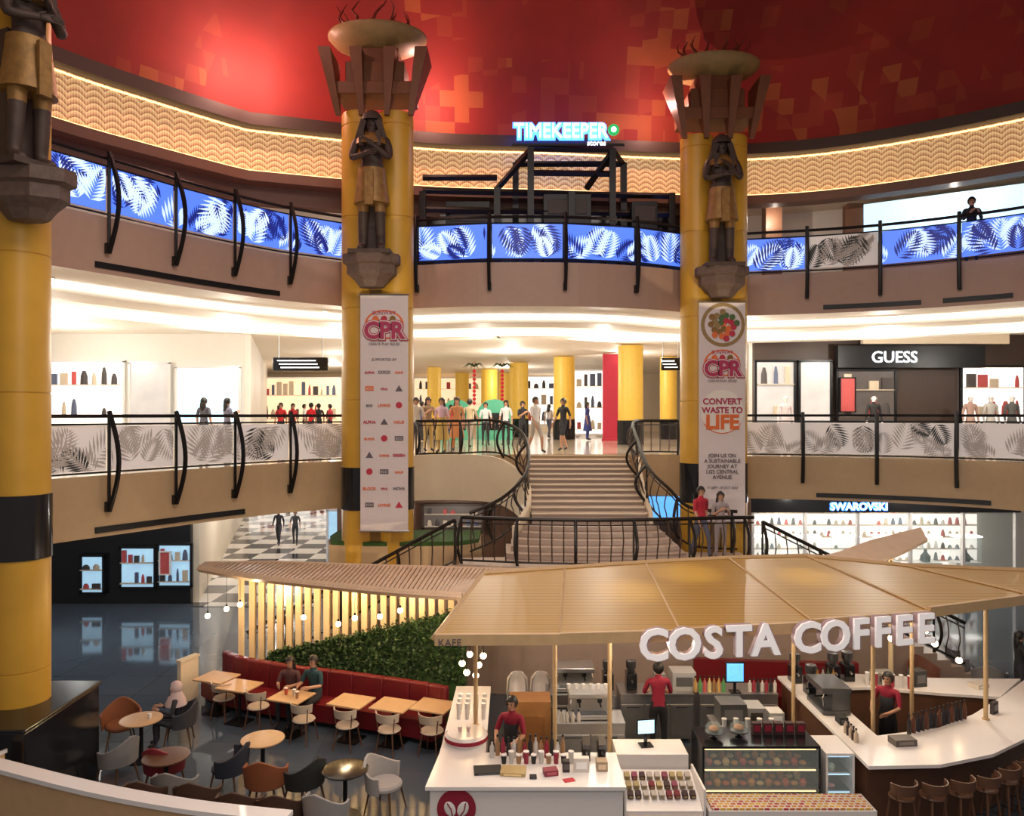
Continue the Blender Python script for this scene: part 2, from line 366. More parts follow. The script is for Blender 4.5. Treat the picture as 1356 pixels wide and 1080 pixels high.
def person(label,loc,rz=0,pose='stand',shirt=(.5,.5,.5),pants=(.03,.03,.04),shoes=(.05,.04,.04),skin='skin_tan',hair='short',hcol='hair_black',h=1.7,sleeve='short',legs='long',dress=None,group=None,apron=None,name='person',cat='person'):
    r=thing(name,label,cat,loc,rz,group,h/1.7)
    me,hc,dz=personmesh(pose,sleeve,legs); me=me.copy()
    for m in (skin,shirt,pants,shoes,'hair_black','lip'): me.materials.append(cmat(m))
    b=bpy.data.objects.new('body',me); COL.objects.link(b); b.parent=r
    if hair:
        s=MB()
        if hair=='hijab':
            s.ball(hc+Vector((0,.012,.02)),.125,14,10,sc=(1,1,1.05)); s.lathe([(.09,.02),(.13,-.1),(.2,-.24),(.21,-.3)],hc+Vector((0,.01,-.02)),14)
            s2=MB(); s2.v=s.v
            for f,mm in zip(s.f,s.m):
                c=sum((s.v[i] for i in f),Vector())/len(f)-hc
                if not(c.y<-.05 and abs(c.x)<.075 and -.08<c.z<.09): s2.f.append(f); s2.m.append(mm)
            s2.build('headscarf',hcol,r,smooth=True)
        else:
            s.ball(hc+Vector((0,.016,.022)),.108,14,10,sc=(.92,1,1.05))
            s2=MB(); s2.v=s.v
            for f,mm in zip(s.f,s.m):
                c=sum((s.v[i] for i in f),Vector())/len(f)-hc
                if not((c.y<-.03 and c.z<.06) or (c.z<-.03 and c.y<.04) or c.z<-.09): s2.f.append(f); s2.m.append(mm)
            if hair=='long': s2.ball(hc+Vector((0,.075,-.12)),.1,10,8,sc=(1,.5,1.7))
            s2.build('hair',hcol,r,smooth=True)
    if dress is not None:
        s=MB(); top=1.1+dz
        s.lathe([(.135,top),(.155,top-.15),(.2,top-.4),(.25,.42 if dz==0 else .3)],(0,0,0),16,sy=.8); s.build('skirt',cmat(dress),r,smooth=True)
    if apron is not None:
        s=MB(); s.lathe([(.145,.55),(.155,.95),(.128,1.1),(.14,1.28)],(0,0,0),10,a0=-PI+.35,a1=-.35,sy=.95)
        o=s.build('apron',cmat(apron),r,smooth=True); md=o.modifiers.new('s','SOLIDIFY'); md.thickness=.008
    return r
# ================================================================ SHELL
L2L=[(-10.4,10.2),(-9.4,12.3),(-8.5,14),(-7.7,15.3),(-6.77,16.8),(-5.62,18.25),(-4.28,19.3)]
L2C=[(-3.4,19.7),(-2.5,19.65),(-1.6,19.42),(-.5,19.28),(1.7,19.33),(3.6,19.85),(4.9,20.6)]
L2R=[(5.7,21.1),(6.66,21.1),(8.49,20.6),(10.24,19.9),(11.8,18.9),(12.7,18.1),(13.7,16.9),(14.8,15),(15.6,12.5)]
L1R=[(5.6,21.8),(6.66,21.5),(8.5,21.1),(10.3,20.4),(11.9,19.4),(12.8,18.5),(13.8,17.1),(14.9,15.1),(15.7,12.5)]
v3=lambda l:[Vector((a,b,0)) for a,b in l]
e2=smooth(v3(L2L+L2C+L2R),4)
e1=smooth(v3(L2L),4)+smooth(v3([(-3.6,20.1),(-2.9,21.2),(-1,21.95),(.45,22.5)]),4)+v3([(3.5,22.5)])+smooth(v3([(4.6,22.2)]+L1R),4)
FAR=[(24,12.5),(24,64),(-24,64),(-24,10.2)]
def slab(path,z0,z1,name,ms,label):
    s=MB(); poly=[(p.x,p.y) for p in path]+FAR; s.prism(poly,z0,z1,0,1,2)
    return struct(s.build(name,ms,tri=True),label,'floor')
slab(e1,3.85,5.05,'floor_concourse',['fascia_tan','concourse_tiles','white_ceiling'],'beige tiled concourse floor with tan curved edge facing the atrium')
slab(e2,9.0,10.12,'floor_gallery',['fascia_pink','concourse_tiles','white_ceiling'],'upper gallery floor with pinkish curved fascia under the blue leaf panels')
s=MB(); s.prism([(-26,4),(26,4),(26,64),(-26,64)],-.3,0); struct(s.build('floor',['ground_tiles']),'dark polished ground floor of the atrium','floor')
BP=smooth(v3([(-13.4,8.5),(-12,11.6),(-9.9,15.7),(-8.3,17.8),(-6.9,19.4)]),4)[:-1]+smooth(v3([(-6.8,19.45),(-4.5,20.2),(-2,20.9),(.9,21.15),(4,21.55),(6.7,21.7),(9.5,20.9),(12.7,18.7),(14.8,16),(16.3,12.5)]),4)
struct(strip(BP,12.5,13.6,.15,'trim_1','wave_band'),'gold scalloped frieze band with added glow around the atrium','frieze')
struct(strip(offs(BP,-.35),13.6,13.9,.6,'trim_2','brown_dark'),'dark brown cornice above the gold frieze','cornice')
struct(strip(offs(BP,-.02),13.53,13.57,.02,'trim_3','warm_strip'),'warm light strip along the top of the gold frieze','light strip')
struct(strip(offs(BP,-.1),12.25,12.5,.5,'trim_4','brown_mid'),'brown soffit moulding below the gold frieze','moulding')
struct(strip(offs(BP,-.06),12.502,12.53,.03,'trim_5','warm_strip'),'warm light strip along the bottom of the gold frieze','light strip')
nb=len(BP); struct(strip(offs(BP[:int(nb*.68)],.4),11.8,12.25,.35,'trim_6','brown_mid'),'second brown soffit step below the frieze','moulding')
s=MB(); s.prism([(p.x,p.y) for p in offs(BP,.75)]+[(24,12.5),(24,40),(-24,40),(-24,8.5)],13.0,13.1); struct(s.build('ceiling_gallery','cream',tri=True),'ceiling over the upper gallery','ceiling')
bw=offs(BP,4.2); struct(strip(bw,10.12,13.0,.2,'wall_gallery','white_wall'),'white back wall of the upper gallery')
rim=[Vector((p.x,p.y,0)) for p in offs(BP,.2)]+v3([(17,8),(14.5,0),(9,-5.5),(1,-8),(-7,-5.5),(-12,1),(-13.9,6)])
cen=Vector((1,8,0)); s=MB(); n=len(rim); K=14; vs=[]
for k in range(K+1):
    a=k/K*PI/2; sc=math.cos(a); z=13.85+7.5*math.sin(a)
    for p in rim: q=cen+(p-cen)*max(sc,.001); vs.append((q.x,q.y,z))
s.add(vs,[(k*n+i,k*n+(i+1)%n,(k+1)*n+(i+1)%n,(k+1)*n+i) for k in range(K) for i in range(n)])
struct(s.build('ceiling','red_mosaic',smooth=True),'red domed ceiling with scattered orange mosaic squares','ceiling')
# ---- balustrades with leaf panels
def frond(s,u0,v0,ang,L,w,h,org,ax,nrm,m,nl=10,thin=1):
    def pt(u,v,k=0):
        u=min(max(u,.0),w); v=min(max(v,.0),h); return org+ax*u+Vector((0,0,v))+nrm*(.022+k)
    bend=random.uniform(-.5,.5); k=random.uniform(0,.006)
    for i in range(nl):
        t=(i+1)/nl; a=ang+bend*t; u=u0+math.cos(ang+bend*t/2)*L*t; v=v0+math.sin(ang+bend*t/2)*L*t
        for sd in(-1,1):
            b=a+sd*(1.05-.5*t); l=L*.5*math.sin(PI*min(1,.2+.75*t))+.05
            du,dv=math.cos(b),math.sin(b); wd=(.022+.014*(1-t))*thin
            if not(-.05<u<w+.05 and -.05<v<h+.05): continue
            s.add([pt(u,v,k),pt(u+du*l*.5-dv*wd,v+dv*l*.5+du*wd,k),pt(u+du*l,v+dv*l,k),pt(u+du*l*.5+dv*wd,v+dv*l*.5-du*wd,k)],[(0,1,2,3)],m)
def railing(path,z0,n,label,kind,bulge=.32,unlit=()):
    r=thing('balustrade',label,'balustrade',(path[len(path)//2].x,path[len(path)//2].y,z0))
    arc=[0]
    for i in range(1,len(path)): arc.append(arc[-1]+(path[i]-path[i-1]).length)
    def at(s):
        for i in range(1,len(arc)):
            if arc[i]>=s-1e-9: t=(s-arc[i-1])/(arc[i]-arc[i-1]); return path[i-1].lerp(path[i],t)
        return path[-1].copy()
    Lt=arc[-1]; pts=[at(Lt*i/n) for i in range(n+1)]
    s=MB(); s.tube([Vector((p.x,p.y,z0+1.16)) for p in path],.04,6); s.build('handrail','black_metal',r,world=True,smooth=True)
    for zz in(1.0,.06): s=MB(); s.tube([Vector((p.x,p.y,z0+zz)) for p in path],.02,5); s.build('rail_bar','black_metal',r,world=True,smooth=True)
    for i in range(n):
        A=pts[i];B=pts[i+1]; ax=(B-A).normalized(); nrm=Vector((ax.y,-ax.x,0)); w=(B-A).length-.12; h=.86
        org=A+ax*.06+nrm*.06+Vector((0,0,z0+.1)); s=MB()
        s.box(org+ax*w/2+Vector((0,0,h/2)),(w,.035,h),math.atan2(ax.y,ax.x))
        dark=kind=='grey' and random.random()<.55
        nk=8 if kind=='led' else 7
        for k in range(nk):
            u0=w*(k+random.random())/nk; v0=random.choice([-.02,h*.1,h]); ang=random.uniform(.4,2.7) if v0<h*.5 else -random.uniform(.4,2.7)
            m=(1 if k%2 else 2) if kind=='led' else (2 if (dark and k in(2,5)) or (i in unlit and k%2) else 1)
            frond(s,u0,v0,ang,random.uniform(.5,.85),w,h,org,ax,nrm,m,10,1 if kind=='led' else .75)
        if kind=='led' and i in unlit: ms=['panel_white','leaf_grey','leaf_dark']
        else: ms=['led_back','led_leaf','led_leaf_pale'] if kind=='led' else ['panel_white','leaf_grey','leaf_dark']
        s.build('leaf_panel',ms,r,world=True)
    for i in range(n+1):
        p=pts[i]; a=pts[max(i-1,0)]; b=pts[min(i+1,n)]; ax=(b-a).normalized(); nr=Vector((ax.y,-ax.x,0)); s=MB()
        q=[]
        for k in range(13):
            t=k/12; q.append(p+nr*(.1+bulge*math.sin(PI*t))+Vector((0,0,z0+1.25-1.95*t)))
        s.tube(q,.05,6); s.tube([p+nr*.1+Vector((0,0,z0+1.2)),p+nr*.1+Vector((0,0,z0-.68))],.035,5)
        s.box(p+nr*.06+Vector((0,0,z0-.62)),(.09,.1,.2),math.atan2(ax.y,ax.x))
        s.build('curved_bracket','black_metal',r,world=True,smooth=True)
pl=smooth(v3(L2L[1:]),4)
railing(pl,10.12,6,'upper left balustrade of blue glowing leaf panels between the two left pillars','led')
railing(pl,5.05,6,'lower left balustrade of white and grey leaf panels at concourse level','grey')
railing(smooth(v3([(-2.45,19.63)]+L2C[2:]),4),10.12,4,'upper central balustrade of blue glowing leaf panels under the black steel frame','led',.12)
railing(smooth(v3([(6.3,21.12)]+L2R[1:-1][1:]),4),10.12,6,'upper right balustrade of blue glowing leaf panels with one unlit panel','led',.12,unlit=(1,))
railing(smooth(v3([(6.3,21.6)]+L1R[2:-1]),4),5.05,6,'lower right balustrade of white leaf panels in front of the fashion shops','grey',.12)
def sub(path,a,b):
    n=len(path); return path[int(a*(n-1)):int(b*(n-1))+1]
for (pa,a,b,z,lab) in ((pl,.3,.5,9.1,'black slot vent on the upper left fascia, nearer the left pillar'),(pl,.53,.82,9.1,'black slot vent on the upper left fascia, nearer the centre pillar'),(pl,.33,.7,3.93,'dark slot vent low on the lower left fascia'),
    (smooth(v3(L2R),4),.25,.42,9.1,'black slot vent on the upper right fascia, nearer the pillar'),(smooth(v3(L2R),4),.45,.58,9.1,'black slot vent on the upper right fascia, nearer the photo edge'),(smooth(v3(L1R),4),.25,.55,3.93,'slot vent on the lower right fascia above the jewellery shop')):
    tag(strip(offs(sub(pa,a,b),-.03),z,z+.12,.03,'air_vent','black_metal'),lab,'vent')
# ---- columns
def statue(X,Y,z,rz,lab):
    me,hc,dz=personmesh('statue','short','short'); r=thing('pharaoh_statue',lab,'statue',(X,Y,z),rz,sc=1.93)
    me=me.copy()
    for m in('bronze','bronze','statue_gold','bronze','black_gloss','bronze'): me.materials.append(MC[m])
    b=bpy.data.objects.new('body',me); COL.objects.link(b); b.parent=r
    s=MB(); s.ball(hc+Vector((0,.02,.03)),.12,14,10,sc=(1.08,1,1.1)); s2=MB(); s2.v=s.v
    for f in s.f:
        c=sum((s.v[i] for i in f),Vector())/len(f)-hc
        if not(c.y<-.04 and c.z<.05): s2.f.append(f); s2.m.append(0)
    for e in(-1,1): s2.box(hc+Vector((e*.12,-.01,-.09)),(.07,.1,.24),ry=-e*.3); s2.box(hc+Vector((e*.1,-.1,-.22)),(.06,.05,.18))
    s2.build('headdress','bronze',r,smooth=True)
    s=MB(); s.lathe([(.165,1.02),(.175,.9),(.215,.6)],(0,0,0),18,sy=.85); s.box((0,-.185,.76),(.1,.04,.42)); s.build('kilt','statue_gold',r,smooth=True)
    s=MB(); s.lathe([(.09,1.45),(.19,1.38),(.21,1.3)],(0,0,0),16,sy=.8); s.build('collar','statue_gold',r,smooth=True)
    s=MB(); s.box((0,0,.0),(.5,.42,.05)); s.box((0,.14,.55),(.22,.1,1.1)); s.build('plinth','bronze',r)
def column(X,Y,rz,lab,stat_off,statlab,rzs=None):
    r=thing('column',lab,'pillar',(X,Y,0),rz)
    for e in(-1,1):
        s=MB(); pr=[]; z=0
        while z<13.4: pr+=[(.43,z),(.43,min(z+2.2,13.5)-.03),(.415,min(z+2.2,13.5)-.02),(.415,min(z+2.2,13.5))]; z+=2.2
        s.lathe(pr,(e*.44,0,0),24); s.build('shaft','gold_paint',r,smooth=True)
        s=MB(); s.cyl((e*.44,0,3.95),.45,1.02,24); s.build('black_band','black_gloss',r,smooth=True)
    s=MB(); s.box((0,0,6.7),(.5,.6,13.3)); s.build('core','gold_dark',r)
    s=MB(); s.box((0,-.02,3.95+.51),(.5,.72,1.02)); s.build('centre_band','black_gloss',r)
    s=MB(); s.box((0,0,14.0),(1.84,1.0,.3)); s.box((0,0,14.35),(1.4,.85,.6)); s.box((0,0,14.8),(1.1,.75,.4)); s.build('capital','capital_brown',r,bevel=.02)
    for ex in(-1,-.35,.35,1):
        s=MB(); d=.06; x0=ex*.86; x1=ex*1.14
        s.add([(x0-d,-.5,13.35),(x0+d,-.5,13.35),(x1+d*2.4,-.74,14.85),(x1-d*2.4,-.74,14.85),(x0-d,-.4,13.35),(x0+d,-.4,13.35),(x1+d*2.4,.3,14.85),(x1-d*2.4,.3,14.85)],[(0,1,2,3),(5,4,7,6),(4,0,3,7),(1,5,6,2),(3,2,6,7),(4,5,1,0)])
        s.build('flared_fin','capital_brown',r)
    s=MB(); s.lathe([(.4,14.98),(.75,15.08),(1.05,15.2),(1.2,15.36),(1.2,15.41),(1.12,15.41),(.9,15.32),(.01,15.22)],(0,0,0),28,sy=.75); s.build('bowl','bowl_beige',r,smooth=True)
    for k in range(15):
        a=2*PI*k/15; q=[Vector((.6*math.cos(a),.42*math.sin(a),15.25))]; s=MB()
        for t in range(1,7): q.append(q[-1]+Vector((random.uniform(-.13,.13)+.04*math.cos(a),random.uniform(-.08,.08),random.uniform(.07,.2))))
        s.tube(q,.065,5,r2=.006)
        s.build('flame','flame_red',r,smooth=True)
    th=rzs if rzs is not None else rz; d=Vector((math.sin(th),-math.cos(th),0)); q=Vector((X,Y,0))+d*stat_off
    s=MB(); s.lathe([(.3,9.2),(.42,9.35),(.6,9.5),(.6,9.7),(.7,9.75),(.7,9.95)],(q.x,q.y,0),8,a0=PI/8,a1=2*PI+PI/8,sy=.62)
    tag(s.build('statue_ledge','stone_ledge',loc=(q.x,q.y,9.2)),'carved stone ledge carrying the statue on the '+lab.split(' gold')[0]+' pillar','ledge')
    statue(q.x,q.y,9.98,th,statlab)
column(-3.27,18.4,0,'centre left gold pillar with the sponsor banner',.78,'tall bronze pharaoh statue with crossed arms on the centre left pillar')
column(5.31,19.9,0,'centre right gold pillar with the recycling banner',.78,'tall bronze pharaoh statue with crossed arms on the centre right pillar')
column(-8.3,11.95,math.radians(25),'left edge gold pillar nearest the camera',1.0,'large bronze pharaoh statue cut by the left photo edge',rzs=math.radians(66))
s=MB(); s.box((-8.2,12.0,.8),(2.2,2.0,1.6)); s.box((-8.2,12.0,1.63),(2.26,2.06,.06)); tag(s.build('pillar_plinth','black_gloss',bevel=.02,loc=(-8.2,12,0)),'black glossy plinth around the left edge pillar','plinth')
# banners
def disc(name,r_,m,par,x,y,z,sz=1,t=.008):
    s=MB(); s.lathe([(r_,0),(r_,t)],(0,0,0),28); o=s.build(name,m,par); o.rotation_euler=(PI/2,0,0); o.location=(x,y,z); o.scale=(1,sz,1); return o
def banner(X,Y,z0,z1,w,lab,which):
    r=thing('banner',lab,'banner',(X,Y,z0)); h=z1-z0
    s=MB(); s.box((0,0,h/2),(w,.02,h)); s.build('cloth','banner_white',r)
    s=MB(); s.tube([(-w/2-.03,0,h),(w/2+.03,0,h)],.025); s.build('top_rod','steel',r); s=MB(); s.tube([(-w/2-.03,0,0),(w/2+.03,0,0)],.025); s.build('bottom_rod','steel',r)
    def logo(zc):
        disc('logo_ring',.46,'cpr_orange',r,0,-.012,zc+.1,.75); disc('logo_disc',.41,'banner_white',r,0,-.022,zc+.1,.75)
        text('CPR',.54,(0,-.06,zc-.22),'cpr_red','logo_lettering',r,.006,bold=.02,sx=.95); text('CPR',.54,(0,-.045,zc-.22),'banner_white','logo_outline',r,.004,bold=.045,sx=.95)
        text('CPR',.54,(0,-.034,zc-.22),'text_red','logo_shadow',r,.003,bold=.065,sx=.95)
        text('SUNWAY',.13,(0,-.04,zc+.33),'cpr_red','logo_lettering',r,.004); text('CREATE PLAY REUSE',.08,(0,-.04,zc-.38),'text_grey','logo_lettering',r,.003)
        for k in range(3): disc('fruit_icon',.075,['cpr_orange','text_red','statue_gold'][k],r,-.2+k*.2,-.035,zc+.23)
    if which==0:
        logo(h-.8); text('SUPPORTED BY',.085,(0,-.02,h-1.55),'text_grey','caption',r,.003)
        for row in range(9):
            for c in range(3):
                x=(c-1)*w*.31; z=h-1.85-row*.39; kd=(row*5+c*3)%7
                cm=['text_red','text_grey','cpr_orange'][(row*2+c)%3]
                if kd==2: disc('sponsor_logo',.075,'text_red',r,x,-.012,z+.04)
                elif kd==5: s=MB(); s.box((x,-.014,z+.04),(.2,.008,.11)); s.build('sponsor_logo',cm,r); text('ECO',.08,(x,-.022,z+.01),'banner_white','sponsor_logo',r,.002)
                elif kd==4: s=MB(); s.add([(x-.09,-.014,z-.03),(x+.09,-.014,z-.03),(x,-.014,z+.12)],[(0,1,2)]); s.build('sponsor_logo',cm,r)
                else: text(['ALPHA','COCO','HAUS','BLOCK','VIVA','NOVA','ECO','LIVING','GREEN'][(row*3+c)%9],.075+.02*((row+c)%2),(x,-.02,z),cm,'sponsor_logo',r,.003,bold=.003)
    else:
        disc('plate_picture',.56,'bowl_beige',r,.02,-.011,h-.58); disc('plate_picture',.47,'banner_white',r,.02,-.02,h-.58)
        for i in range(24): a=i*2.4; q=.075*math.sqrt(i); disc('food_picture',.075,['cpr_orange','leaf_bright','statue_gold','text_red','bowl_beige'][i%5],r,.02+q*math.cos(a),-.03-.001*i,h-.58+q*math.sin(a))
        logo(h-1.65)
        disc('pale_disc',.55,'white_wall',r,0,-.011,h-2.78)
        s=MB(); s.tube([(.56*math.cos(a*PI/16),-.015,h-2.78+.56*math.sin(a*PI/16)) for a in range(19,30)],.012,5); s.build('disc_rim','cpr_orange',r)
        text('CONVERT',.215,(0,-.03,h-2.6),'cpr_red','slogan',r,.004,bold=.006); text('WASTE TO',.21,(0,-.03,h-2.82),'cpr_red','slogan',r,.004,bold=.006)
        text('LIFE',.5,(0,-.03,h-3.22),'cpr_orange','slogan',r,.004,bold=.02)
        text('JOIN US ON\nA SUSTAINABLE\nJOURNEY AT\nLG2 CENTRAL\nAVENUE',.13,(0,-.03,h-3.95),'text_grey','caption',r,.003,bold=.002)
        text('17 SEPT - 8 OCT 2023',.085,(0,-.03,h-4.75),'text_grey','caption',r,.003)
banner(-3.0,17.74,3.5,9.05,1.12,'tall white banner with red CPR logo and sponsor logo grid on the centre left pillar',0)
banner(5.35,19.24,3.5,9.1,1.18,'tall white banner reading convert waste to life on the centre right pillar',1)
# ================================================================ UPPER GALLERY
r=thing('sign_gantry','black open steel gantry carrying the illuminated shop sign above the central balcony','gantry',(2,20.6,10.12))
for (x,y,h_) in ((-2.4,20.3,2.1),(-.4,20.3,2.2),(.5,20.2,3.25),(2.7,20.3,3.25),(4.4,20.8,2.2),(.1,21.0,3.1),(3.1,21.0,3.1),(1.6,20.3,2.1)):
    s=MB(); s.box((x,y,10.12+h_/2),(.17,.17,h_)); s.build('upright','black_metal',r,world=True)
for a,b in (((.5,20.2,13.35),(2.7,20.3,13.35)),((.1,21,13.2),(3.1,21,13.2)),((.5,20.2,13.35),(.1,21,13.2)),((2.7,20.3,13.35),(3.1,21,13.2)),((-2.4,20.3,12.25),(4.4,20.8,12.25)),((-2.4,20.3,11.75),(4.4,20.8,11.75)),((.5,20.2,13.3),(-.4,20.3,12.3)),((2.0,20.3,12.3),(2.7,20.3,13.3)),((-2.4,20.3,12.6),(-.4,20.3,12.6)),((.5,20.2,12.7),(2.7,20.3,12.7))):
    s=MB(); s.tube([a,b],.085,4); s.build('beam','black_metal',r,world=True)
for x,w_,h_,lab in ((1.5,1.3,2.1,'black equipment cabinet in the middle behind the central upper railing'),(3.6,.7,1.9,'black equipment cabinet right behind the central upper railing'),(-1.2,1.2,1.9,'black equipment cabinet left behind the central upper railing')):
    s=MB(); s.box((x,20.65,10.12+h_/2),(w_,.35,h_)); s.box((x,20.46,10.12+h_-.35),(w_*.8,.02,.4),m=1); tag(s.build('equipment_cabinet',['black_metal','brown_dark'],bevel=.02,loc=(x,20.65,10.12)),lab,'cabinet')
s=MB(); s.box((1.0,21.5,10.12+.85),(8.6,.3,1.7)); s.box((1.0,21.5,10.12+1.73),(8.7,.4,.06)); tag(s.build('dark_counter','black_gloss',loc=(1,21.5,10.12)),'long dark counter behind the central upper railing','counter')
r=thing('shop_sign','illuminated blue and white lettering sign with green badge on top of the black gantry','sign',(1.5,20.1,13.5))
text('TIMEKEEPER',.55,(-.2,-.03,.1),'sign_white','lettering',r,.03,sx=.84); text('TIMEKEEPER',.55,(-.2,.05,.1),'sign_blue','halo',r,.02,bold=.05,sx=.84)
text('stores',.2,(.75,0,-.1),'sign_white','small_lettering',r,.02)
disc('green_badge',.15,'sign_green',r,1.2,0,.3,1,.05); disc('badge_mark',.07,'sign_white',r,1.2,-.06,.3,1,.01)
s=MB(); s.box((.0,.08,-.06),(3.0,.05,.06)); s.build('base_bar','black_metal',r)
q0=Vector((10.2,22.9,0)); q1=Vector((15.6,19.6,0)); ang=math.atan2(q1.y-q0.y,q1.x-q0.x)
r=thing('led_screen','large glowing pale blue screen behind the upper right railing','screen',(12.9,21.2,10.12))
s=MB(); s.box((13.05,21.15,11.95),((q1-q0).length-.5,.1,1.15),ang); s.build('display','cool_emit',r,world=True)
s=MB(); s.box((12.97,21.36,11.3),((q1-q0).length+.2,.1,2.36),ang); s.build('housing','brown_mid',r,world=True)
for px,lab in ((1022,'brown shop pillar behind the upper right railing near the gold pillar'),(1130,'brown shop pillar left of the glowing screen')):
    p=P(px,300,23.6); s=MB(); s.box((p.x,p.y,11.45),(.5,.4,2.66)); s.box((p.x,p.y,10.25),(.6,.5,.26)); tag(s.build('shop_pillar','brown_mid',loc=(p.x,p.y,10.12)),lab,'pillar')
person('dark clothed person leaning on the upper right railing before the screen',(11.9,19.55,10.12),-.3,'phone',shirt=(.02,.02,.025),sleeve='long',h=1.75)
# ================================================================ CONCOURSE LEVEL
def wallbox(x0,y0,x1,y1,z0,z1,name,m,label,t=.2,cat='wall'):
    a=Vector((x0,y0,0));b=Vector((x1,y1,0)); s=MB(); s.box(((x0+x1)/2,(y0+y1)/2,(z0+z1)/2),((b-a).length,t,z1-z0),math.atan2(y1-y0,x1-x0)); return struct(s.build(name,m),label,cat)
wallbox(-24,26,-9.2,26,5.05,9.0,'wall_left','white_wall','white shop wall behind the lower left railing')
wallbox(-9.1,26,-15,46,5.05,9.0,'wall_corridor','white_wall','side wall of the left corridor')
wallbox(-20,52,24,52,5.05,9.0,'wall_back','cream','far wall of the concourse')
wallbox(8.4,26.3,22,26.3,5.05,9.0,'wall_right','brown_dark','dark shop wall behind the lower right railing')
wallbox(8.4,26.4,14,46,5.05,9,'wall_passage','white_wall','side wall of the right passage')
def lit(name,lab,cat,px0,px1,py0,py1,D,m,frame='white_gloss',th=.08,goods=0,rows=3):
    a=P(px0,py1,D);b=P(px1,py0,D); r=thing(name,lab,cat,((a.x+b.x)/2,D,a.z)); w=b.x-a.x;h=b.z-a.z
    s=MB(); s.box((0,0,h/2),(w,.05,h)); s.build('pane',m,r)
    s=MB(); s.box((0,-.02,h),(w+th,.1,th)); s.box((0,-.02,0),(w+th,.1,th)); s.box((-w/2,-.02,h/2),(th,.1,h)); s.box((w/2,-.02,h/2),(th,.1,h)); s.build('frame',frame,r)
    if goods:
        s=MB()
        for k in range(rows):
            z=h*(k+.25)/rows; s.box((0,-.1,z),(w*.92,.12,.03),m=2)
            for i in range(goods):
                gh=random.uniform(.25,.6)*h/rows; gw=random.uniform(.35,.8)*w/goods*.9
                if random.random()<.8:
                    x=-w*.45+w*.9*(i+.5)/goods; z0=z+.015
                    if random.random()<.5: s.box((x,-.1,z0+gh/2),(gw,.08,gh),m=random.randrange(4))
                    else: s.lathe([(gw*.5,0),(gw*.45,gh*.6),(gw*.2,gh)],(x,-.1,z0),8,m=random.randrange(4),sy=.3)
        o=s.build('shelf_display',['good_a','good_b','good_c','good_d'],r); o['kind']='stuff'
    return r
lit('shop_window','wide bright shop window nearest the left pillar on the concourse','window',62,165,478,562,25.8,'win_white',goods=7,rows=2)
lit('shop_window','plain cream lit panel between two shop windows on the left concourse','window',172,225,480,562,25.8,'win_grey')
lit('shop_window','glowing white shop window behind two dark figures on the left concourse','window',234,318,486,562,25.8,'cool_emit')
lit('shop_window','colourful shop entrance at the end of the left corridor','window',345,452,500,562,45,'win_warm',goods=12,rows=2)
lit('shop_window','bright shopfront at the far back of the concourse, left part','window',548,640,500,560,51,'win_warm',goods=9)
lit('shop_window','bright shopfront at the far back of the concourse, right part','window',690,790,498,562,51,'win_white',goods=9)
lit('shop_window','white lit shopfront beside the red panel in the concourse','window',760,800,490,575,40,'win_white',goods=4)
lit('shop_window','glass shopfront with a dressed dummy right of the centre right pillar','window',1000,1052,478,560,26,'win_grey','black_metal',goods=3,rows=2)
lit('shop_window','plain grey glass door beside the dressed dummy window','window',1058,1100,478,560,26,'win_grey','black_metal')
lit('shop_window','dark fashion window under the white shop lettering','window',1108,1185,490,560,26,'win_dim','black_metal',goods=4,rows=2)
lit('poster','red lit poster inside the dark fashion window','poster',1112,1132,500,545,25.85,'good_a','black_metal',.03)
lit('shop_window','bright fashion window at the right edge of the concourse','window',1272,1356,485,560,26,'win_white','black_metal',goods=5,rows=2)
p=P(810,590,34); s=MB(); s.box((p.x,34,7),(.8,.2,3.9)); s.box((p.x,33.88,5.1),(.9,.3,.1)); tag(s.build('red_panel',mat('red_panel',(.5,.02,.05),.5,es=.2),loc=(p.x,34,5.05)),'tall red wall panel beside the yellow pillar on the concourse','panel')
r=thing('shop_sign','white illuminated fashion shop name on dark fascia over the right concourse','sign',(P(1185,470,25.6).x,25.8,7.9))
s=MB(); s.box((.6,0,.3),(5.0,.3,.75)); s.build('fascia','black_metal',r); text('GUESS',.55,(0,-.18,.1),'sign_white','lettering',r,.02)
wallbox(12.0,25.9,17,25.9,8.65,9.0,'trim_7','cream','pale bulkhead above the fashion shop')
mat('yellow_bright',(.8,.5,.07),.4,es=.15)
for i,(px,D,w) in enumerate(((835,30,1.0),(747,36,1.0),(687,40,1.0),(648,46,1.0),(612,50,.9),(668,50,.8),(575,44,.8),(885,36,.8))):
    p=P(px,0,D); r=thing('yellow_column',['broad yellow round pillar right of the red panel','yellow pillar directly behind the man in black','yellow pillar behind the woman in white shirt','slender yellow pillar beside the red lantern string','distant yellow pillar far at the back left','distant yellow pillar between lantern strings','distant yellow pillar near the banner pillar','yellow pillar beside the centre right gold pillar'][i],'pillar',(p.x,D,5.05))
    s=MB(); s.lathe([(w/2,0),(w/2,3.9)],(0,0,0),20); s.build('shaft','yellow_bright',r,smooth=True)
    s=MB(); s.lathe([(w/2+.03,0),(w/2+.03,.95)],(0,0,0),20); s.build('base_band','black_gloss',r,smooth=True)
mat('red_bright',(.6,.02,.03),.5,es=.3); mat('green_booth',(.08,.4,.24),.5,es=.15)
